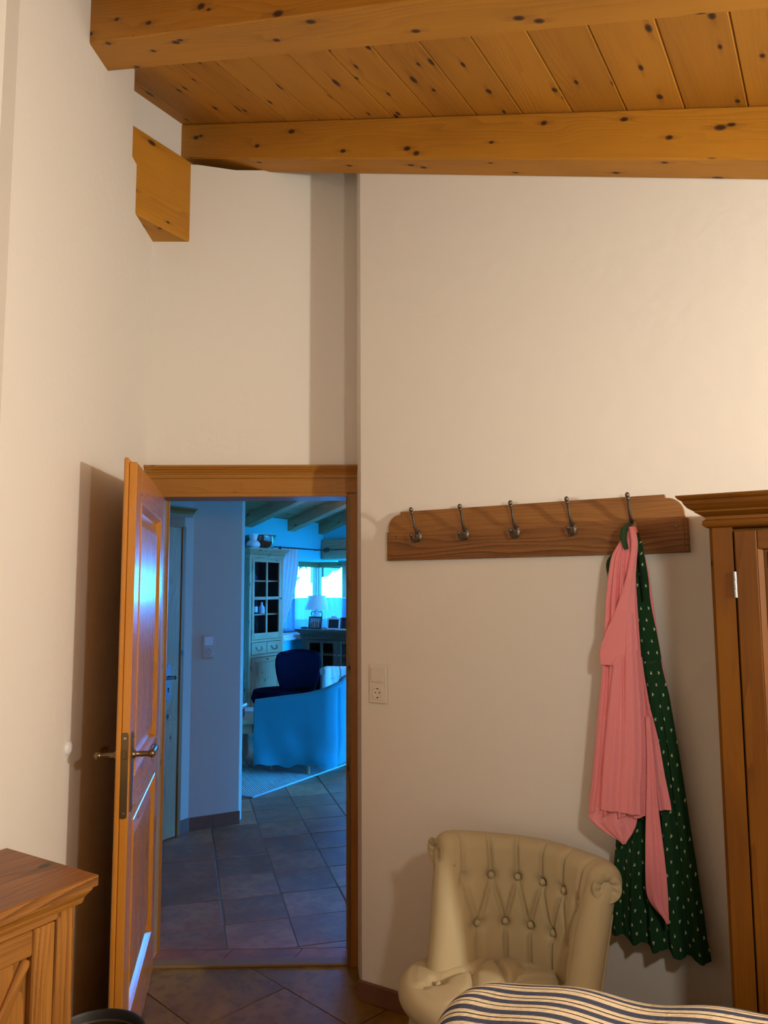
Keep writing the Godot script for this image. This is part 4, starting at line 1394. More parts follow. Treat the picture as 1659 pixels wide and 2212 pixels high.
func hall() -> void:
	var w := wall("wall_hall", "grey-lilac hall wall seen through the doorway")
	var st := mb()
	poly_wall(st, [Vector2(-2.45, -3.28), Vector2(-1.301, -5.141), Vector2(-1.0, -5.295), Vector2(-1.003, -5.415), Vector2(-3.40, -6.88), Vector2(-4.2, -6.88), Vector2(-4.2, -3.28)], -0.05, 3.68)
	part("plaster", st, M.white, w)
	w = wall("wall_hall_near", "hall side of the doorway wall, left of the opening")
	st = mb()
	poly_wall(st, [Vector2(-1.3, -3.36), Vector2(-1.3, -3.475), Vector2(-2.6, -3.475), Vector2(-2.6, -3.36)], -0.05, 3.68)
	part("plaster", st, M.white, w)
	w = wall("wall_hall_shield", "added wall that shields the hall from terrace daylight, hidden behind the door frame")  # unseen wall put in to keep terrace daylight off the hall
	st = mb()
	poly_wall(st, [Vector2(0.42, -3.45), Vector2(0.47, -5.55), Vector2(0.62, -5.55), Vector2(0.62, -3.3)], -0.05, 3.68)
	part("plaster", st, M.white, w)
	# skirting tiles
	var s := thing("baseboard_hall", "terracotta skirting tiles at the foot of the hall wall", "skirting", Transform3D(Basis(Vector3.UP, 0.4735), HALL_BEND), "", "structure")
	for x in [[0.002, 0.157], [0.16, 0.345]]:
		st = mb()
		box(st, Vector3((x[0] + x[1]) / 2, 0.042, 0.006), Vector3(x[1] - x[0], 0.086, 0.012), 0.002)
		part("tile", st, M.skirt_hall, s)
	st = mb()
	box(st, Vector3(-0.06, 0.042, 0.006), Vector3(0.12, 0.086, 0.012), 0.002, 0, Vector2.ZERO, Transform3D(Basis(Vector3.UP, TURN + PI / 2 - 0.4735), Vector3.ZERO))
	part("tile", st, M.skirt_hall, s)
	# second door, seen at a glancing angle; local x runs away from the camera, z out of the wall
	var at := Transform3D(Basis(Vector3.UP, TURN + PI / 2), HALL_BEND)
	var t := thing("trim_2", "pine frame and moulded crown of the hall door at the left", "door frame", at, "", "structure")
	st = mb()
	ext(st, PackedVector2Array([Vector2(0, 2.07), Vector2(0.022, 2.07), Vector2(0.024, 2.085), Vector2(0.034, 2.10), Vector2(0.044, 2.11), Vector2(0.06, 2.118), Vector2(0.06, 2.128), Vector2(0, 2.128)]), 1.08, 0.03, 2, Vector2.ZERO, Transform3D(Basis(Vector3.UP, -PI / 2), Vector3.ZERO))
	part("crown_moulding", st, M.frame, t)
	st = mb()
	box(st, Vector3(-0.57, 2.03, 0.012), Vector3(0.93, 0.08, 0.024), 0.002)
	part("head_board", st, M.frame, t)
	for x in [-0.115, -0.985]:
		st = mb()
		box(st, Vector3(x, 1.0, 0.016), Vector3(0.03, 2.0, 0.032), 0.002, 1)
		part("side_board", st, M.frame, t)
	var d := thing("door_2", "plain pine hall door with a grey iron handle plate", "door", at, "", "structure")
	st = mb()
	box(st, Vector3(-0.55, 1.0, 0.012), Vector3(0.836, 1.985, 0.024), 0.003, 1, Vector2(0.6, 0.2))
	part("leaf", st, M.pale_door, d)
	st = mb()
	ext(st, PackedVector2Array([Vector2(-0.02, 0.88), Vector2(0, 0.868), Vector2(0.02, 0.88), Vector2(0.02, 1.09), Vector2(0, 1.102), Vector2(-0.02, 1.09)]), 0.0, 0.005, 0, Vector2.ZERO, Transform3D(Basis.IDENTITY, Vector3(-0.225, 0, 0.024)))
	var pl := part("handle_plate", st, M.zinc, d)
	st = mb()
	var c := Vector3(-0.225, 1.02, 0.026)
	tube(st, [c, c + Vector3(0, 0, 0.055), c + Vector3(-0.01, 0, 0.062), c + Vector3(-0.1, 0, 0.062)], [0.009, 0.009, 0.009, 0.01], 10)
	ball(st, c + Vector3(0, 0, 0.06), 0.013, 10)
	part("lever_handle", st, M.iron, d)
	st = mb()
	box(st, Vector3(-0.225, 0.935, 0.0295), Vector3(0.007, 0.022, 0.002), 0.0005)
	lathe(st, [Vector2(0.006, 0), Vector2(0.006, 0.002), Vector2(0, 0.002)], 10, Transform3D(Basis(Vector3.RIGHT, PI / 2), Vector3(-0.225, 0.948, 0.0285)))
	part("keyhole", st, M.hole, pl)
	switch_plate("light_switch", "white light switch over a socket on the hall wall", Transform3D(Basis(Vector3.UP, 0.4735), Vector3(-1.202, 1.195, -5.191)), M.white, M.white_plastic)  # rocker painted brighter than its frame for the light it catches

# ---------------------------------------------------------------- living room (room frame, negative w)
func ubox(st: SurfaceTool, u0: float, u1: float, y0: float, y1: float, w0: float, w1: float, bev := 0.0, g := 0, off := Vector2.ZERO) -> void:
	box(st, Vector3((u0 + u1) / 2, (y0 + y1) / 2, (w0 + w1) / 2), Vector3(absf(u1 - u0), absf(y1 - y0), absf(w1 - w0)), bev, g, off)

func living_shell() -> void:
	var R := rf(0, 0, 0)
	var w := thing("wall_living", "living room wall behind the glazed cabinet", "wall", R, "", "structure")
	var st := mb()
	ubox(st, -4.76, -4.40, -0.05, 3.68, -4.72, -0.9)
	ubox(st, -4.76, -4.40, 1.955, 3.68, -6.16, -4.72)
	ubox(st, -4.76, -4.40, -0.05, 0.975, -6.16, -4.72)
	part("plaster", st, M.daylit_wall, w)
	w = thing("wall_window", "living room wall with the corner window", "wall", R, "", "structure")
	st = mb()
	ubox(st, -2.6, 1.2, -0.05, 3.68, -6.16, -5.80)
	ubox(st, -4.40, -2.6, 1.975, 3.68, -6.16, -5.80)
	ubox(st, -4.40, -2.6, -0.05, 0.975, -6.16, -5.80)
	part("plaster", st, M.daylit_wall, w)
	w = thing("wall_terrace", "living room wall with the terrace window, out of sight to the right", "wall", R, "", "structure")
	st = mb()
	ubox(st, 1.0, 1.2, -0.05, 3.68, -2.5, -0.1)
	ubox(st, 1.0, 1.2, -0.05, 3.68, -6.16, -5.5)
	ubox(st, 1.0, 1.2, 2.3, 3.68, -5.5, -2.5)
	part("plaster", st, M.white, w)
	var c := thing("ceiling_living", "pine board ceiling of the living room behind", "ceiling", R * Transform3D(Basis(Vector3.BACK, PITCH_ROOF), Vector3(-4.40, 2.47, 0)), "", "structure")
	rng.seed = 21
	for k in range(-1, 18):
		st = mb()
		box(st, Vector3(0.19 * (k + 0.5), 0.011, -3.5), Vector3(0.187, 0.022, 5.0), 0.003, 2, Vector2(rng.randf() * 3.0, rng.randf() * 2.0))
		part("plank", st, M.pale_plank, c)
	st = mb()
	poly_wall(st, [Vector2(-5.8, -3.86), Vector2(5.0, -3.86), Vector2(5.0, -13.5), Vector2(-5.8, -13.5)], 3.62, 3.8)
	var flat := thing("ceiling_hall", "flat white ceiling over the hall", "ceiling", Transform3D.IDENTITY, "", "structure")
	part("slab", st, M.white, flat)
	for b in [[-3.38, "first pale rafter of the living room, nearest the hall wall"], [-4.20, "pale living room rafter whose end stands over the glazed cabinet"], [-5.02, "pale living room rafter in the middle, between cabinet and window corner"], [-5.69, "pale living room rafter at the far end, next to the window wall"]]:
		var t := thing("rafter", b[1], "beam", R * Transform3D(Basis(Vector3.BACK, PITCH_ROOF), Vector3(-4.40, 2.47, b[0])), "", "structure")
		st = mb()
		box(st, Vector3(1.55, -0.07, -0.07), Vector3(3.6, 0.138, 0.14), 0.005, 0, Vector2(absf(b[0]), 0.3))
		part("timber", st, M.pale_beam, t)
	var l := thing("lintel_beam", "pale wooden lintel beam over the far right window", "beam", R, "", "structure")
	st = mb()
	ubox(st, -4.385, -1.5, 1.985, 2.25, -5.82, -5.735, 0.006, 0, Vector2(0.3, 0.3))
	part("timber", st, M.pale_beam, l)
	# corner window
	var sill := thing("window_sill", "white window sill running round the window corner", "window sill", R, "", "structure")
	st = mb()
	ubox(st, -4.70, -4.33, 0.975, 1.005, -6.1, -4.66, 0.006)
	ubox(st, -4.36, -4.30, 0.94, 0.976, -5.8, -4.66, 0.006)
	ubox(st, -4.33, -2.55, 0.975, 1.005, -6.1, -5.74, 0.006)
	part("board", st, M.white_paint, sill)
	var defs := [["window_1", "left half of the corner window beside the white drape", false, [[-6.16, -6.03], [-5.55, -5.42], [-4.86, -4.72]]], ["window_2", "right half of the corner window above the sideboard", true, [[-4.76, -4.68], [-4.286, -4.17], [-3.78, -3.67], [-3.2, -3.1], [-2.72, -2.6]]]]
	for d in defs:
		var o := thing(d[0], d[1], "window", R, "", "structure")
		var posts: Array = d[3]
		st = mb()
		var pane := mb()
		for k in posts.size():
			var a: float = posts[k][0]
			var b: float = posts[k][1]
			if d[2]:
				ubox(st, a, b, 1.005, 1.955, -6.155, -6.085, 0.004, 1)
			else:
				ubox(st, -4.755, -4.685, 1.005, 1.955, a, b, 0.004, 1)
		var lo: float = posts[0][0]
		var hi: float = posts[posts.size() - 1][1]
		for y in [[1.005, 1.065], [1.885, 1.955]]:
			if d[2]:
				ubox(st, lo, hi, y[0], y[1], -6.15, -6.09, 0.004, 0)
			else:
				ubox(st, -4.75, -4.69, y[0], y[1], lo, hi, 0.004, 2)
		part("window_frame", st, M.window_wood, o)
		for k in posts.size() - 1:
			var a: float = posts[k][1]
			var b: float = posts[k + 1][0]
			pane = mb()
			if d[2]:
				ubox(pane, a - 0.01, b + 0.01, 1.06, 1.89, -6.123, -6.117)
			else:
				ubox(pane, -4.723, -4.717, 1.06, 1.89, a - 0.01, b + 0.01)
			part("pane", pane, M.pane, o)
	var o3 := thing("window_3", "tall terrace window out of sight on the right", "window", R, "", "structure")
	st = mb()
	for ww in [[-5.5, -5.42], [-4.04, -3.96], [-2.58, -2.5]]:
		ubox(st, 1.07, 1.13, 0.0, 2.3, ww[0], ww[1], 0.004, 1)
	for y in [[0.0, 0.1], [2.22, 2.3]]:
		ubox(st, 1.072, 1.128, y[0], y[1], -5.5, -2.5, 0.004, 2)
	part("window_frame", st, M.pale, o3)
	for ww in [[-5.43, -4.03], [-3.97, -2.57]]:
		st = mb()
		ubox(st, 1.097, 1.103, 0.09, 2.23, ww[0], ww[1])
		part("pane", st, M.pane, o3)

func bottle(called: String, label: String, category: String, prof: Array, at: Transform3D, m: Material, group := "") -> Node3D:
	var o := thing(called, label, category, at, group)
	var st := mb()
	lathe(st, prof, 18)
	part("body", st, m, o)
	return o

func living_things() -> void:
	# glazed cabinet: local x along its front to the right, z out of its front
	var C := rf(-4.02, 0, -3.875, PI / 2)
	var o := thing("glazed_cabinet", "tall pale pine cabinet with a glazed door, drawers and dentil cornice", "cabinet", C)
	var W := 0.60
	var D := 0.375
	var st := mb()
	ubox(st, 0.0, 0.02, 0.08, 1.96, -D, -0.022, 0.002, 1)
	ubox(st, W - 0.02, W, 0.08, 1.96, -D, -0.022, 0.002, 1)
	for y in [0.09, 0.83, 1.0, 1.95]:
		ubox(st, 0.02, W - 0.02, y - 0.01, y + 0.01, -D + 0.01, -0.022, 0.0, 0)
	part("carcass", st, M.pale, o)
	st = mb()
	ubox(st, 0.02, W - 0.02, 0.09, 1.95, -D, -D + 0.012, 0.0, 1)
	ubox(st, 0.02, 0.024, 0.09, 1.95, -D, -0.03, 0.0, 1)
	ubox(st, W - 0.024, W - 0.02, 0.09, 1.95, -D, -0.03, 0.0, 1)
	part("shade_lining", st, M.dark, o)
	st = mb()
	for s in [[0.0, 0.04], [W - 0.04, W]]:
		ubox(st, s[0], s[1], 0.0, 1.96, -0.022, 0.0, 0.004, 1, Vector2(s[0], 0.2))
	ubox(st, 0.04, W - 0.04, 1.927, 1.96, -0.022, -0.002, 0.002, 0)
	ubox(st, 0.04, W - 0.04, 0.985, 1.01, -0.022, 0.0, 0.002, 0)
	ubox(st, 0.04, W - 0.04, 0.815, 0.845, -0.022, 0.0, 0.002, 0)
	ubox(st, 0.04, W - 0.04, 0.0, 0.1, -0.022, 0.0, 0.002, 0)
	ubox(st, W / 2 - 0.01, W / 2 + 0.01, 0.845, 0.985, -0.022, 0.0, 0.002, 1)
	part("face_frame", st, M.pale, o)
	st = mb()
	cornice(st, [Vector2(0.0, 1.94), Vector2(0.006, 1.945), Vector2(0.006, 1.965), Vector2(0.014, 1.972), Vector2(0.02, 1.99), Vector2(0.022, 2.0), Vector2(0.034, 2.01), Vector2(0.045, 2.028), Vector2(0.05, 2.032), Vector2(0.05, 2.05), Vector2(0, 2.05)], 0, W, -D, 0.0)
	ubox(st, 0, W, 2.03, 2.046, -D, 0.0)
	var co := part("cornice", st, M.pale, o)
	st = mb()
	for k in 28:
		ubox(st, -0.008 + 0.0218 * k, 0.003 + 0.0218 * k, 1.975, 1.993, 0.0, 0.024)
	for k in 16:
		ubox(st, -0.024, 0.0, 1.975, 1.993, -0.008 - 0.0218 * k, -0.019 - 0.0218 * k)
	part("dentil", st, M.pale, co).set_meta("kind", "stuff")
	# glazed door
	st = mb()
	for s in [[0.043, 0.084], [W - 0.084, W - 0.043]]:
		ubox(st, s[0], s[1], 1.013, 1.925, -0.018, 0.004, 0.003, 1, Vector2(s[0], 0.1))
	for y in [[1.013, 1.085], [1.89, 1.925]]:
		ubox(st, 0.084, W - 0.084, y[0], y[1], -0.018, 0.003, 0.003, 0)
	var gd := part("glazed_door", st, M.pale, o)
	st = mb()
	ubox(st, W / 2 - 0.0135, W / 2 + 0.0135, 1.06, 1.90, -0.014, 0.004, 0.004, 1)
	ubox(st, 0.084, W - 0.084, 1.46, 1.495, -0.013, 0.002, 0.004, 0)
	part("glazing_bar", st, M.pale, gd)
	for q in [[0.082, W / 2 - 0.012, 1.083, 1.462], [W / 2 + 0.012, W - 0.082, 1.083, 1.462], [0.082, W / 2 - 0.012, 1.493, 1.893], [W / 2 + 0.012, W - 0.082, 1.493, 1.893]]:
		st = mb()
		ubox(st, q[0], q[1], q[2], q[3], -0.009, -0.006)
		part("pane", st, M.cabpane, gd)
	st = mb()
	lathe(st, [Vector2(0.0, 0.0), Vector2(0.006, 0.0), Vector2(0.005, 0.012), Vector2(0.011, 0.02), Vector2(0.01, 0.027), Vector2(0, 0.03)], 12, Transform3D(Basis(Vector3.RIGHT, PI / 2), Vector3(W - 0.066, 1.472, 0.004)))
	part("knob", st, M.iron, gd)
	for y in [1.83, 1.1]:
		st = mb()
		ubox(st, 0.034, 0.046, y - 0.03, y + 0.03, 0.0, 0.008, 0.002)
		part("hinge", st, M.iron, gd)
	for y in [1.675, 1.29]:
		st = mb()
		ubox(st, 0.02, W - 0.02, y - 0.009, y + 0.009, -D + 0.012, -0.06, 0.002, 0)
		part("shelf", st, M.pale, o)
	for x in [[0.045, W / 2 - 0.013], [W / 2 + 0.013, W - 0.045]]:
		st = mb()
		ubox(st, x[0], x[1], 0.85, 0.98, -0.02, 0.004, 0.003, 0, Vector2(x[0], 0.3))
		var dr := part("drawer", st, M.pale, o)
		st = mb()
		var m: float = (x[0] + x[1]) / 2
		tube(st, [Vector3(m - 0.045, 0.925, 0.006), Vector3(m - 0.04, 0.905, 0.018), Vector3(m - 0.025, 0.893, 0.02), Vector3(m + 0.025, 0.893, 0.02), Vector3(m + 0.04, 0.905, 0.018), Vector3(m + 0.045, 0.925, 0.006)], [0.005], 8)
		for s in [-0.045, 0.045]:
			ball(st, Vector3(m + s, 0.925, 0.005), 0.013, 10, Vector3(1, 1, 0.4))
		part("bail_handle", st, M.iron, dr)
	st = mb()
	for s in [[0.043, 0.10], [W - 0.10, W - 0.043]]:
		ubox(st, s[0], s[1], 0.105, 0.81, -0.018, 0.004, 0.003, 1)
	for y in [[0.105, 0.17], [0.75, 0.81]]:
		ubox(st, 0.1, W - 0.1, y[0], y[1], -0.018, 0.003, 0.003, 0)
	var ld := part("lower_door", st, M.pale, o)
	st = mb()
	ubox(st, 0.098, W - 0.098, 0.165, 0.755, -0.016, -0.008, 0.001, 1, Vector2(0.3, 0.1))
	part("panel", st, M.pale, ld)
	for y in [0.7, 0.22]:
		st = mb()
		ubox(st, 0.034, 0.046, y - 0.03, y + 0.03, 0.0, 0.008, 0.002)
		part("hinge", st, M.iron, ld)
	# what stands in and on it
	bottle("decanter", "round blue glass decanter on the top shelf of the glazed cabinet", "decanter", [Vector2(0, 0), Vector2(0.04, 0), Vector2(0.052, 0.03), Vector2(0.04, 0.07), Vector2(0.016, 0.09), Vector2(0.013, 0.13), Vector2(0.02, 0.135), Vector2(0.012, 0.155), Vector2(0, 0.16)], C * wf(0.215, 1.684, -0.14), M.bluechina)
	for k in 3:
		bottle("wine_glass", ["small clear stemmed glass at the left end of the top cabinet shelf", "clear stemmed glass in the middle row of the top cabinet shelf", "clear stemmed glass at the back of the top cabinet shelf"][k], "glass", [Vector2(0, 0), Vector2(0.03, 0), Vector2(0.03, 0.003), Vector2(0.005, 0.008), Vector2(0.004, 0.07), Vector2(0.025, 0.09), Vector2(0.032, 0.13), Vector2(0.028, 0.16)], C * wf([0.12, 0.15, 0.19][k], 1.684, [-0.12, -0.22, -0.27][k]), M.cabpane, "stemmed glasses on the top cabinet shelf")
	bottle("bottle", "tall dark bottle at the left of the third cabinet shelf", "bottle", [Vector2(0, 0), Vector2(0.036, 0), Vector2(0.038, 0.01), Vector2(0.038, 0.13), Vector2(0.014, 0.165), Vector2(0.013, 0.2), Vector2(0.015, 0.21), Vector2(0, 0.212)], C * wf(0.125, 1.299, -0.13), M.bottle)
	var bl := bottle("bottle", "slim bottle with a pale label on the third cabinet shelf", "bottle", [Vector2(0, 0), Vector2(0.027, 0), Vector2(0.028, 0.01), Vector2(0.028, 0.1), Vector2(0.011, 0.13), Vector2(0.011, 0.165), Vector2(0, 0.166)], C * wf(0.205, 1.299, -0.09), M.bottle)
	st = mb()
	lathe(st, [Vector2(0.0286, 0.02), Vector2(0.0286, 0.085)], 18)
	part("paper_label", st, M.paper, bl)
	bottle("bottle", "round pale bottle behind the middle bar of the cabinet door", "bottle", [Vector2(0, 0), Vector2(0.034, 0), Vector2(0.04, 0.03), Vector2(0.034, 0.075), Vector2(0.014, 0.1), Vector2(0.013, 0.13), Vector2(0, 0.132)], C * wf(0.35, 1.299, -0.12), M.paper)
	bottle("bowl", "small white bowl on the bottom cabinet shelf, left", "bowl", [Vector2(0, 0), Vector2(0.025, 0), Vector2(0.055, 0.03), Vector2(0.06, 0.045), Vector2(0.052, 0.032), Vector2(0, 0.008)], C * wf(0.15, 1.0105, -0.12), M.china)
	bottle("bowl", "small white bowl on the bottom cabinet shelf, right", "bowl", [Vector2(0, 0), Vector2(0.025, 0), Vector2(0.055, 0.03), Vector2(0.06, 0.045), Vector2(0.052, 0.032), Vector2(0, 0.008)], C * wf(0.42, 1.0105, -0.12), M.china)
	bottle("vase", "white double-bellied vase standing on the glazed cabinet", "vase", [Vector2(0, 0), Vector2(0.06, 0), Vector2(0.078, 0.02), Vector2(0.083, 0.045), Vector2(0.068, 0.075), Vector2(0.042, 0.092), Vector2(0.044, 0.11), Vector2(0.052, 0.14), Vector2(0.062, 0.165), Vector2(0.058, 0.165), Vector2(0.046, 0.13), Vector2(0, 0.1)], C * wf(0.15, 2.05, -0.085), M.china)
	bottle("metal_bowl", "wide polished metal bowl standing on the glazed cabinet", "bowl", [Vector2(0, 0), Vector2(0.055, 0), Vector2(0.06, 0.006), Vector2(0.11, 0.035), Vector2(0.145, 0.08), Vector2(0.162, 0.14), Vector2(0.165, 0.155), Vector2(0.184, 0.160), Vector2(0.183, 0.165), Vector2(0.158, 0.158), Vector2(0.14, 0.085), Vector2(0, 0.02)], C * wf(0.41, 2.05, -0.188), M.steel_dark)
	bottle("figurine", "tiny dark figurine at the right front of the cabinet top", "figurine", [Vector2(0, 0), Vector2(0.018, 0), Vector2(0.02, 0.006), Vector2(0.009, 0.02), Vector2(0.011, 0.03), Vector2(0, 0.042)], C * wf(0.545, 2.05, -0.012), M.bottle)
	# white drape and its rods
	var rod := thing("curtain_rod", "black iron curtain rod running to the window corner on the left wall", "curtain rod", rf(-4.31, 2.1, -5.2))
	st = mb()
	tube(st, [Vector3(0, 0, 0.55), Vector3(0, 0, -0.52)], [0.009], 10)
	ball(st, Vector3(0, 0, -0.53), 0.03, 12)
	tube(st, [Vector3(0, 0, -0.4), Vector3(-0.09, 0, -0.4)], [0.007], 8)
	part("rod", st, M.black, rod)
	rod = thing("curtain_rod", "black iron curtain rod in front of the lintel beam", "curtain rod", rf(-4.2, 2.1, -5.66))
	st = mb()
	tube(st, [Vector3(-0.02, 0, 0), Vector3(1.6, 0, 0)], [0.009], 10)
	ball(st, Vector3(-0.03, 0, 0), 0.03, 12)
	tube(st, [Vector3(0.06, 0, 0), Vector3(0.06, 0, -0.08)], [0.007], 8)
	part("rod", st, M.black, rod)
	var dr2 := thing("drape", "long white drape tied back beside the glazed cabinet", "curtain", rf(-4.31, 0, -4.62, PI / 2))
	st = mb()
	var rows := [[2.09, 0.02, 0.50], [1.95, 0.0, 0.50], [1.75, -0.02, 0.47], [1.55, -0.02, 0.42], [1.35, -0.02, 0.35], [1.2, -0.02, 0.26], [1.1, -0.02, 0.2], [1.0, -0.02, 0.22], [0.9, -0.02, 0.26]]
	for side in [1.0, -1.0]:
		sheet(st, 90, 60, func(i: float, j: float) -> Vector3:
			var y := lerpf(2.09, 0.9, j)
			var e := row_at(rows, y)
			return Vector3(lerpf(e.x, e.y, i), y, 0.022 * sin(i * 44.0 + 0.8 * sin(j * 5.0)) + 0.002 * side), func(i: float, j: float) -> Vector2: return Vector2(i, j), side > 0)
	part("cloth", st, M.drape, dr2)
	for q in [[false, "sheer half-height curtain across the left window"], [true, "sheer half-height curtain across the right window"]]:
		var cc := thing("cafe_curtain", q[1], "curtain", rf(-4.665, 0, -6.06, PI / 2) if not q[0] else rf(-4.62, 0, -6.05))
		var len := 1.9 if q[0] else 1.3
		st = mb()
		sheet(st, 220, 10, func(i: float, j: float) -> Vector3:
			var x := i * len
			if not q[0]:
				x = -x
			return Vector3(x, lerpf(1.45, 1.02, j), 0.012 * sin(i * len * 70.0 + sin(i * 31.0) + 0.6 * j)), func(i: float, j: float) -> Vector2: return Vector2(i, j))
		part("voile", st, M.sheer, cc)
		st = mb()
		tube(st, [Vector3(0, 1.452, 0), Vector3(len if q[0] else -len, 1.452, 0)], [0.006], 8)
		part("rail", st, M.white_paint, cc)
	sideboard()
	seats()
	var up := thing("floor_lamp", "added uplighter that warms the living room ceiling, out of sight to the right", "lamp", wf(0.42, 0, -8.2))  # unseen lamp added to warm the rafters and ceiling boards
	st = mb()
	lathe(st, [Vector2(0, 0), Vector2(0.14, 0), Vector2(0.14, 0.015), Vector2(0.015, 0.03), Vector2(0.012, 1.7), Vector2(0, 1.7)], 20)
	part("pole", st, M.iron, up)
	st = mb()
	lathe(st, [Vector2(0, 1.68), Vector2(0.05, 1.69), Vector2(0.17, 1.8), Vector2(0.165, 1.8), Vector2(0.05, 1.7), Vector2(0, 1.695)], 24)
	part("bowl_shade", st, M.iron, up)
	st = mb()
	ball(st, Vector3(0, 1.76, 0), 0.04, 14)
	part("bulb", st, M.bulb, up)
	var sl := SpotLight3D.new()
	sl.name = "added_uplight"
	sl.transform = Transform3D(Basis(Vector3.RIGHT, PI / 2), Vector3(0, 1.81, 0))
	sl.light_color = lin(1.0, 0.95, 0.82)
	sl.light_energy = 6.0
	sl.light_size = 0.06
	sl.spot_range = 12.0
	sl.spot_angle = 70.0
	sl.spot_attenuation = 2.0
	sl.shadow_enabled = true
	up.add_child(sl)

func sideboard() -> void:
	var S := rf(-4.18, 0.04, -5.03)
	var o := thing("sideboard", "low pale pine sideboard with glazed doors under the far window", "sideboard", S)
	var W := 1.45
	var st := mb()
	ubox(st, 0, W, 0.06, 0.95, -0.42, -0.40, 0.0)
	for x in [0.0, 0.54, 1.08, W - 0.02]:
		ubox(st, x, x + 0.02, -0.04, 0.95, -0.41, -0.022, 0.0, 1)
	for y in [0.06, 0.74, 0.93]:
		ubox(st, 0.0, W, y, y + 0.018, -0.41, -0.05, 0.0, 0)
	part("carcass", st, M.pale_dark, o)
	st = mb()
	for x in [[0.0, 0.062], [0.54, 0.55], [1.03, 1.04], [W - 0.06, W]]:
		ubox(st, x[0], x[1], -0.04, 0.95, -0.022, 0.0, 0.003, 1)
	ubox(st, 0.062, W - 0.06, 0.915, 0.95, -0.022, 0.0, 0.003, 0)
	ubox(st, 0.062, W - 0.06, 0.0, 0.1, -0.022, 0.0, 0.003, 0)
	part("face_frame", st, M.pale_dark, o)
	st = mb()
	cornice(st, [Vector2(0.0, 0.94), Vector2(0.008, 0.945), Vector2(0.008, 0.985), Vector2(0.02, 0.992), Vector2(0.035, 1.005), Vector2(0.055, 1.018), Vector2(0.058, 1.022), Vector2(0.058, 1.04), Vector2(0, 1.04)], 0, W, -0.42, 0)
	ubox(st, 0, W, 1.02, 1.038, -0.42, 0.0)
	var co := part("cornice", st, M.pale_dark, o)
	st = mb()
	for k in 44:
		ubox(st, 0.03 * k + 0.05, 0.03 * k + 0.066, 0.952, 0.978, 0.006, 0.017)
	part("dentil", st, M.pale_dark, co).set_meta("kind", "stuff")
	for x0 in [0.066, 0.552]:
		st = mb()
		var x1: float = x0 + 0.474
		for s in [[x0, x0 + 0.058], [x1 - 0.05, x1]]:
			ubox(st, s[0], s[1], 0.105, 0.91, -0.018, 0.003, 0.003, 1)
		for y in [[0.105, 0.17], [0.875, 0.91]]:
			ubox(st, x0 + 0.058, x1 - 0.05, y[0], y[1], -0.018, 0.002, 0.003, 0)
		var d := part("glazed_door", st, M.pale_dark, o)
		st = mb()
		ubox(st, x0 + 0.231, x0 + 0.267, 0.165, 0.88, -0.014, 0.003, 0.003, 1)
		ubox(st, x0 + 0.058, x1 - 0.05, 0.725, 0.745, -0.013, 0.002, 0.003, 0)
		part("glazing_bar", st, M.pale_dark, d)
		for q in [[x0 + 0.056, x0 + 0.233, 0.168, 0.727], [x0 + 0.265, x1 - 0.048, 0.168, 0.727], [x0 + 0.056, x0 + 0.233, 0.743, 0.877], [x0 + 0.265, x1 - 0.048, 0.743, 0.877]]:
			st = mb()
			ubox(st, q[0], q[1], q[2], q[3], -0.009, -0.006)
			part("pane", st, M.cabpane, d)
		st = mb()
		ball(st, Vector3(x0 + 0.03 if x0 > 0.5 else x1 - 0.02, 0.74, 0.014), 0.013, 12)
		part("knob", st, M.iron, d)
	# on the sideboard
	var l := thing("table_lamp", "china table lamp with a white tapered shade on the sideboard", "lamp", S * wf(0.08, 1.04, -0.22))
	st = mb()
	lathe(st, [Vector2(0, 0), Vector2(0.06, 0), Vector2(0.06, 0.012), Vector2(0.03, 0.025), Vector2(0.045, 0.06), Vector2(0.075, 0.11), Vector2(0.068, 0.16), Vector2(0.03, 0.2), Vector2(0.02, 0.225), Vector2(0.028, 0.235), Vector2(0.012, 0.25), Vector2(0.01, 0.3), Vector2(0, 0.3)], 24)
	part("base", st, M.china, l)
	st = mb()
	for s in [-1.0, 1.0]:
		tube(st, [Vector3(s * 0.03, 0.21, 0), Vector3(s * 0.075, 0.215, 0), Vector3(s * 0.09, 0.18, 0), Vector3(s * 0.075, 0.15, 0)], [0.007], 8)
	for k in 7:
		ball(st, Vector3(0.07 * sin(k * 0.9 - 2.7), 0.09 + 0.018 * (k % 3), 0.055 + 0.015 * cos(k * 0.9 - 2.7)), 0.014, 8)
	part("scroll_handle", st, M.steel_dark, l)
	st = mb()
	lathe(st, [Vector2(0.153, 0.238), Vector2(0.11, 0.415), Vector2(0.108, 0.415), Vector2(0.151, 0.238)], 32, Transform3D.IDENTITY)
	part("shade", st, M.shade, l)
	for f in [[0.17, -0.06, 0.2, 0.155, "dark framed photograph of a group of people on the sideboard", true], [0.45, -0.06, 0.19, 0.14, "pale framed picture with an arched top on the sideboard", false], [0.64, -0.06, 0.17, 0.15, "dark framed picture at the right, half behind the door frame", true]]:
		var p := thing("picture_frame", f[4], "picture frame", S * Transform3D(Basis(Vector3.RIGHT, -0.12), Vector3(f[0], 1.041, f[1])))
		var fw: float = f[2]
		var fh: float = f[3]
		var fm: Material = M.black if f[5] else M.china
		st = mb()
		for s in [[-fw / 2, -fw / 2 + 0.018], [fw / 2 - 0.018, fw / 2]]:
			ubox(st, s[0], s[1], 0.0, fh, -0.008, 0.01, 0.003, 1)
		for y in [[0.0, 0.018], [fh - 0.018, fh]]:
			ubox(st, -fw / 2 + 0.018, fw / 2 - 0.018, y[0], y[1], -0.008, 0.0095, 0.003, 0)
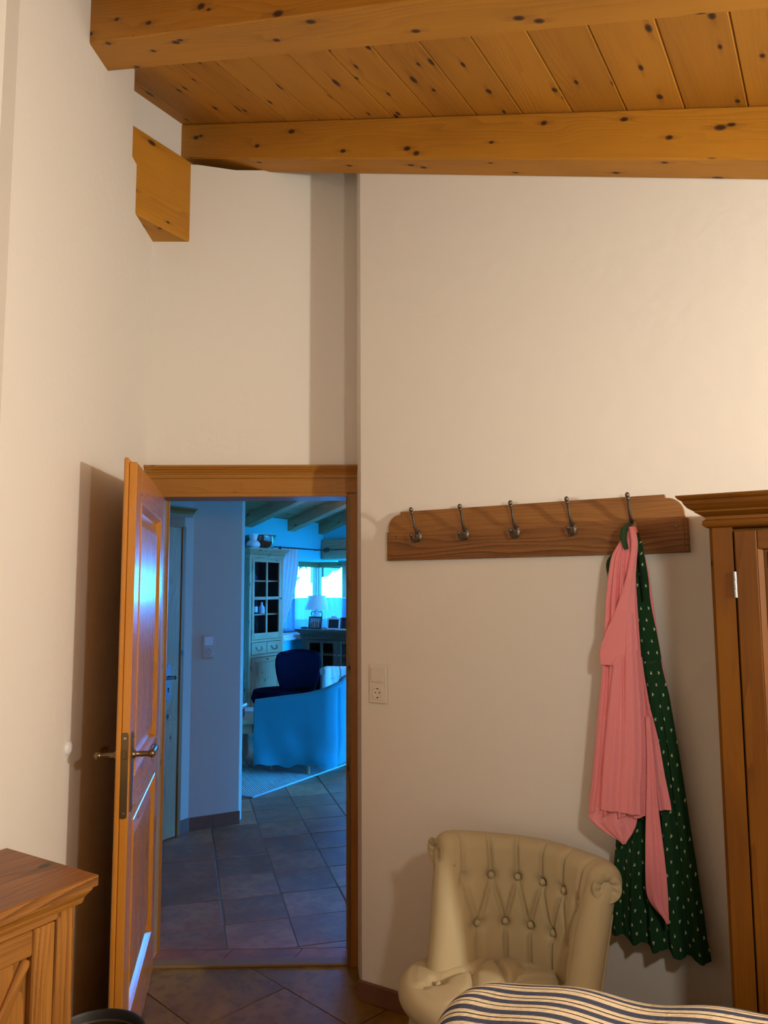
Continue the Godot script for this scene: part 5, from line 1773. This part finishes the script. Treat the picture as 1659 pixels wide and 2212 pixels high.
		if not f[5]:
			var arch := PackedVector2Array()
			for k in 13:
				var a := PI * k / 12.0
				arch.append(Vector2(0.05 * cos(a), fh + 0.028 * sin(a)))
			ext(st, arch, -0.006, 0.006)
			lathe(st, [Vector2(0, 0), Vector2(0.012, 0), Vector2(0.012, 0.004), Vector2(0, 0.008)], 12, Transform3D(Basis(Vector3.RIGHT, PI / 2), Vector3(0, fh + 0.012, 0.006)))
		part("frame", st, fm, p)
		st = mb()
		st.set_smooth_group(-1)
		var q := [Vector3(-fw / 2 + 0.016, 0.016, 0.003), Vector3(fw / 2 - 0.016, 0.016, 0.003), Vector3(fw / 2 - 0.016, fh - 0.016, 0.003), Vector3(-fw / 2 + 0.016, fh - 0.016, 0.003)]
		tri(st, q[0], q[1], q[2], Vector2(0, 1), Vector2(1, 1), Vector2(1, 0), Vector3(0, 0, 1))
		tri(st, q[0], q[2], q[3], Vector2(0, 1), Vector2(1, 0), Vector2(0, 0), Vector3(0, 0, 1))
		part("print", st, M.photo if f[0] < 0.3 else M.dark, p)
		st = mb()
		ubox(st, -fw / 2 + 0.01, fw / 2 - 0.01, 0.01, fh - 0.01, -0.012, -0.004)
		part("backing", st, M.black, p)
	var g := thing("spectacles_case", "small dark case lying at the left end of the sideboard", "case", S * wf(0.0, 1.041, -0.03))
	st = mb()
	ball(st, Vector3(0.03, 0.014, 0), 0.03, 12, Vector3(2.0, 0.5, 0.8))
	part("body", st, M.black, g)
	var bk := thing("book", "thin white book lying on the sideboard by the door frame", "book", S * wf(0.60, 1.041, -0.01))
	st = mb()
	ubox(st, -0.07, 0.1, 0.0, 0.016, -0.02, 0.03, 0.002)
	part("cover", st, M.china, bk)

func seats() -> void:
	# ribbed rug
	var r := thing("rug", "flat rug with narrow grey and cream ribs under the slipcovered armchair", "rug", rf(-2.25, 0, -1.945))
	var st := mb()
	st.set_smooth_group(-1)
	box(st, Vector3(-0.84, 0.006, -1.4), Vector3(1.68, 0.010, 2.8), 0.003, 0)
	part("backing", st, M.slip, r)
	st = mb()
	var rc := [Vector3(-1.67, 0.0125, -2.79), Vector3(-0.01, 0.0125, -2.79), Vector3(-0.01, 0.0125, -0.01), Vector3(-1.67, 0.0125, -0.01)]
	var ruv := []
	for p in rc:
		ruv.append(Vector2(0.844 * p.x + 0.54 * p.z, -0.54 * p.x + 0.844 * p.z))
	tri(st, rc[0], rc[1], rc[2], ruv[0], ruv[1], ruv[2], Vector3.UP)
	tri(st, rc[0], rc[2], rc[3], ruv[0], ruv[2], ruv[3], Vector3.UP)
	part("ribbed_pile", st, M.rug, r)
	st = mb()
	for q in [[-0.84, 0.0, 1.68, 0.035], [-0.84, -2.8, 1.68, 0.035]]:
		box(st, Vector3(q[0], 0.0075, q[1]), Vector3(q[2] + 0.02, 0.013, q[3]), 0.004)
	for x in [0.0, -1.68]:
		box(st, Vector3(x, 0.0075, -1.4), Vector3(0.02, 0.013, 2.8), 0.004)
	part("border", st, M.rug_edge, r)
	# slipcovered tub armchair, its side to the door; local x to its back, z to the camera
	var a := thing("slipcover_chair", "armchair under a loose pale slipcover, its side turned to the doorway", "armchair", wf(-0.69, 0.0015, -6.93, -0.06))
	var outline := func(i: float) -> Vector2:
		# from the front of the near arm round the back to the front of the far arm
		var seg := i * 3.0
		var c := 0.2
		if seg < 1.0:
			return Vector2(lerpf(-0.41, 0.38 - c, seg), 0.36)
		if seg < 2.0:
			var t := seg - 1.0
			if t < 0.35:
				var an := PI / 2 * (1.0 - t / 0.35)
				return Vector2(0.38 - c + c * cos(an), 0.36 - c + c * sin(an))
			if t < 0.65:
				return Vector2(0.38, lerpf(0.36 - c, -0.36 + c, (t - 0.35) / 0.3))
			var an2 := -PI / 2 * (t - 0.65) / 0.35
			return Vector2(0.38 - c + c * cos(an2), -0.36 + c + c * sin(an2))
		return Vector2(lerpf(0.38 - c, -0.41, seg - 2.0), -0.36)
	st = mb()
	sheet(st, 190, 70, func(i: float, j: float) -> Vector3:
		var p: Vector2 = outline.call(i)
		var H := 0.635 + 0.10 * clampf((p.x + 0.41) / 0.79, 0.0, 1.0) + 0.05 * smoothstep(0.0, 0.42, p.x) - 0.10 * smoothstep(0.1, -0.3, p.y) * smoothstep(0.36, 0.1, p.x)
		var n := Vector2(0, 1)
		var q: Vector2 = outline.call(clampf(i + 0.004, 0, 1))
		var q0: Vector2 = outline.call(clampf(i - 0.004, 0, 1))
		var tg := (q - q0).normalized()
		n = Vector2(-tg.y, tg.x)
		if n.dot(p) < 0.0:
			n = -n
		var rr := 0.045
		var off := 0.0
		var y := 0.0
		if j < 0.66:
			y = lerpf(0.085, H - rr, j / 0.66)
			off = 0.006 * sin(i * 40.0 + y * 6.0) * smoothstep(0.55, 0.1, y) + 0.018 * smoothstep(0.35, 0.085, y) * sin(i * 23.0 + 1.0) + 0.012 * exp(-pow((i - 0.36 - 0.1 * y) / 0.03, 2.0)) * smoothstep(0.5, 0.2, y)
			off += -0.014 * exp(-pow((i - 0.385) / 0.0045, 2.0)) + 0.006 * sin(p.x * 9.0 + y * 14.0) * smoothstep(0.5, 0.25, y) * smoothstep(0.1, 0.2, y)
			y += (0.012 * sin(i * 31.0) + 0.008 * sin(i * 67.0)) * smoothstep(0.12, 0.0, j)
		elif j < 0.8:
			var an := PI * (j - 0.66) / 0.14
			off = -rr + rr * cos(an)
			y = H - rr + rr * sin(an)
		else:
			off = -2.0 * rr
			y = lerpf(H - rr, 0.35, (j - 0.8) / 0.2)
		return Vector3(p.x + n.x * off, y, p.y + n.y * off), func(i: float, j: float) -> Vector2: return Vector2(i * 3.0, j), true)
	# closed fronts of the two arms
	for sd in [1.0, -1.0]:
		box(st, Vector3(-0.405, 0.345 if sd > 0 else 0.29, sd * 0.316), Vector3(0.03, 0.52 if sd > 0 else 0.41, 0.085), 0.014)
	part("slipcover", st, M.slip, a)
	st = mb()
	box(st, Vector3(-0.06, 0.40, 0), Vector3(0.72, 0.15, 0.54), 0.05)
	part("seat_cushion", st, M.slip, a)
	st = mb()
	box(st, Vector3(-0.03, 0.2, 0), Vector3(0.72, 0.24, 0.6), 0.02)
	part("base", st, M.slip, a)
	for k in [[0.05, 0.30], [-0.30, 0.16], [0.26, -0.27], [-0.33, -0.27]]:
		st = mb()
		lathe(st, [Vector2(0, 0.012), Vector2(0.014, 0.012), Vector2(0.02, 0.11), Vector2(0, 0.11)], 10, Transform3D(Basis.IDENTITY, Vector3(k[0], 0, k[1])))
		part("foot", st, M.pale, a)
	# navy chair: shield-shaped back seen from behind, seat to the left
	var n := thing("navy_chair", "dark navy upholstered chair with a shield back beside the glazed cabinet", "chair", wf(-0.955, 0.0135, -8.35, 0.30))
	st = mb()
	var shield := [[0.36, 0.15], [0.46, 0.18], [0.56, 0.215], [0.66, 0.24], [0.75, 0.252], [0.82, 0.248], [0.87, 0.228], [0.90, 0.18], [0.91, 0.085]]
	for side in [1.0, -1.0]:
		sheet(st, 24, 30, func(i: float, j: float) -> Vector3:
			var y := lerpf(0.36, 0.91, j)
			var hw := 0.1
			for k in shield.size() - 1:
				if y >= shield[k][0]:
					hw = lerpf(shield[k][1], shield[k + 1][1], clampf((y - shield[k][0]) / (shield[k + 1][0] - shield[k][0]), 0, 1))
			var s := i * 2.0 - 1.0
			var rim := pow(maxf(1.0 - s * s, 0.0), 0.4) * pow(maxf(1.0 - pow(j, 14.0), 0.0), 0.5)
			return Vector3(s * hw, y, 0.09 * s * s - 0.06 * (y - 0.4) + side * 0.045 * rim - 0.02), func(i: float, j: float) -> Vector2: return Vector2(i, j), side > 0)
	part("back", st, M.navy, n)
	st = mb()
	var seat_poly := [Vector2(0, 0.36), Vector2(0.2, 0.36), Vector2(0.26, 0.38), Vector2(0.28, 0.43), Vector2(0.26, 0.512), Vector2(0.18, 0.495), Vector2(0, 0.50)]
	lathe(st, seat_poly, 32, Transform3D(Basis.IDENTITY, Vector3(-0.17, 0, 0.16)), true, Vector2(1.25, 1.0))
	part("seat", st, M.navy, n)
	for k in [[-0.36, 0.30], [0.0, 0.32], [-0.32, 0.02], [0.02, 0.02]]:
		st = mb()
		lathe(st, [Vector2(0, 0), Vector2(0.011, 0), Vector2(0.02, 0.37), Vector2(0, 0.37)], 10, Transform3D(Basis.IDENTITY, Vector3(k[0], 0, k[1])))
		part("leg", st, M.bark, n)
	# coffee table with books
	var t := thing("coffee_table", "low weathered plank coffee table left of the slipcovered armchair", "coffee table", wf(-1.62, 0.0135, -6.975))
	st = mb()
	for k in 4:
		st = mb()
		box(st, Vector3(-0.375 + 0.25 * k, 0.43, 0), Vector3(0.245, 0.04, 0.7), 0.004, 2, Vector2(k * 0.3, 0.2))
		part("top_board", st, M.whitewash, t)
	for z in [-0.29, 0.29]:
		st = mb()
		box(st, Vector3(0, 0.365, z), Vector3(0.94, 0.085, 0.03), 0.003, 0)
		part("apron_rail", st, M.whitewash, t)
	for x in [-0.44, 0.44]:
		st = mb()
		box(st, Vector3(x, 0.365, 0), Vector3(0.03, 0.085, 0.55), 0.003, 2)
		part("apron_rail", st, M.whitewash, t)
	for x in [-0.30, 0.30]:
		for z in [-0.25, 0.25]:
			st = mb()
			box(st, Vector3(x, 0.205, z), Vector3(0.07, 0.41, 0.07), 0.005, 1)
			part("leg", st, M.whitewash, t)
	var bk := thing("book", "thick brown book at the bottom of the coffee table stack", "book", wf(-1.34, 0.464, -6.76, 0.1))
	st = mb()
	box(st, Vector3(0, 0.04, 0), Vector3(0.2, 0.08, 0.16), 0.004)
	part("cover", st, M.book, bk)
	bk = thing("book", "white book on top of the coffee table stack", "book", wf(-1.34, 0.5445, -6.76, -0.05))
	st = mb()
	box(st, Vector3(0, 0.015, 0), Vector3(0.22, 0.03, 0.17), 0.004)
	part("cover", st, M.china, bk)
	bk = thing("magazine", "white magazine lying on the right of the coffee table", "magazine", wf(-1.26, 0.464, -7.10, 1.3))
	st = mb()
	box(st, Vector3(0, 0.008, 0), Vector3(0.21, 0.016, 0.29), 0.002)
	part("cover", st, M.china, bk)
	# grey cousin of the bedroom tub chair
	var b := thing("tub_chair", "grey button-back tub chair behind the slipcovered armchair", "armchair", wf(-0.36, 0.0135, -7.75, -0.25))
	build_tub(b, M.velvet_grey)

func outside() -> void:
	var g := thing("ground", "lawn outside the windows", "lawn", Transform3D.IDENTITY, "", "structure")
	var st := mb()
	box(st, Vector3(0, -0.5, -10), Vector3(80, 0.2, 80), 0.0)
	part("turf", st, M.lawn, g)
	var e := thing("eave", "scalloped roof edge outside the right window", "eave", rf(-5.1, 1.82, -7.0))
	var poly := PackedVector2Array()
	for k in 25:
		var x := -0.4 + 0.1 * k
		poly.append(Vector2(x, x * 0.45 + (0.0 if k % 2 else 0.035)))
	poly.append(Vector2(2.0, 1.2))
	poly.append(Vector2(-0.4, 0.15))
	st = mb()
	ext(st, poly, -0.02, 0.02)
	part("bargeboard", st, M.eave, e)
	st = mb()
	box(st, Vector3(0.9, 0.22, 0.0), Vector3(2.6, 0.05, 1.2), 0.0, 0, Vector2.ZERO, Transform3D(Basis(Vector3.BACK, atan(0.45)), Vector3(0, 0.1, -0.3)))
	part("roof_boards", st, M.eave, e)
	var t := thing("tree", "leafy tree outside the left window", "tree", wf(-2.6, -0.4, -15.5))
	st = mb()
	tube(st, [Vector3(0, 0, 0), Vector3(0.05, 1.2, 0), Vector3(0.0, 2.4, 0.05), Vector3(0.1, 3.4, 0)], [0.14, 0.11, 0.08, 0.04], 10)
	part("trunk", st, M.bark, t)
	st = mb()
	st.set_smooth_group(-1)
	rng.seed = 15
	for k in 1500:
		var d := Vector3(rng.randfn(), rng.randfn(), rng.randfn()).normalized() * pow(rng.randf(), 0.4)
		var c := Vector3(d.x * 1.15, 2.9 + d.y * 1.0, d.z * 1.1)
		var bs := Basis(Vector3(rng.randfn(), rng.randfn(), rng.randfn()).normalized(), rng.randf() * TAU)
		var s := rng.randf_range(0.05, 0.09)
		tri(st, c + bs * Vector3(-s, 0, 0), c + bs * Vector3(0, s * 0.5, 0.01), c + bs * Vector3(s, 0, 0), Vector2.ZERO, Vector2.ZERO, Vector2.ZERO)
		tri(st, c + bs * Vector3(-s, 0, 0), c + bs * Vector3(s, 0, 0), c + bs * Vector3(0, -s * 0.5, 0.01), Vector2.ZERO, Vector2.ZERO, Vector2.ZERO)
	var lv := part("leaves", st, M.leaf, t)
	lv.set_meta("kind", "stuff")
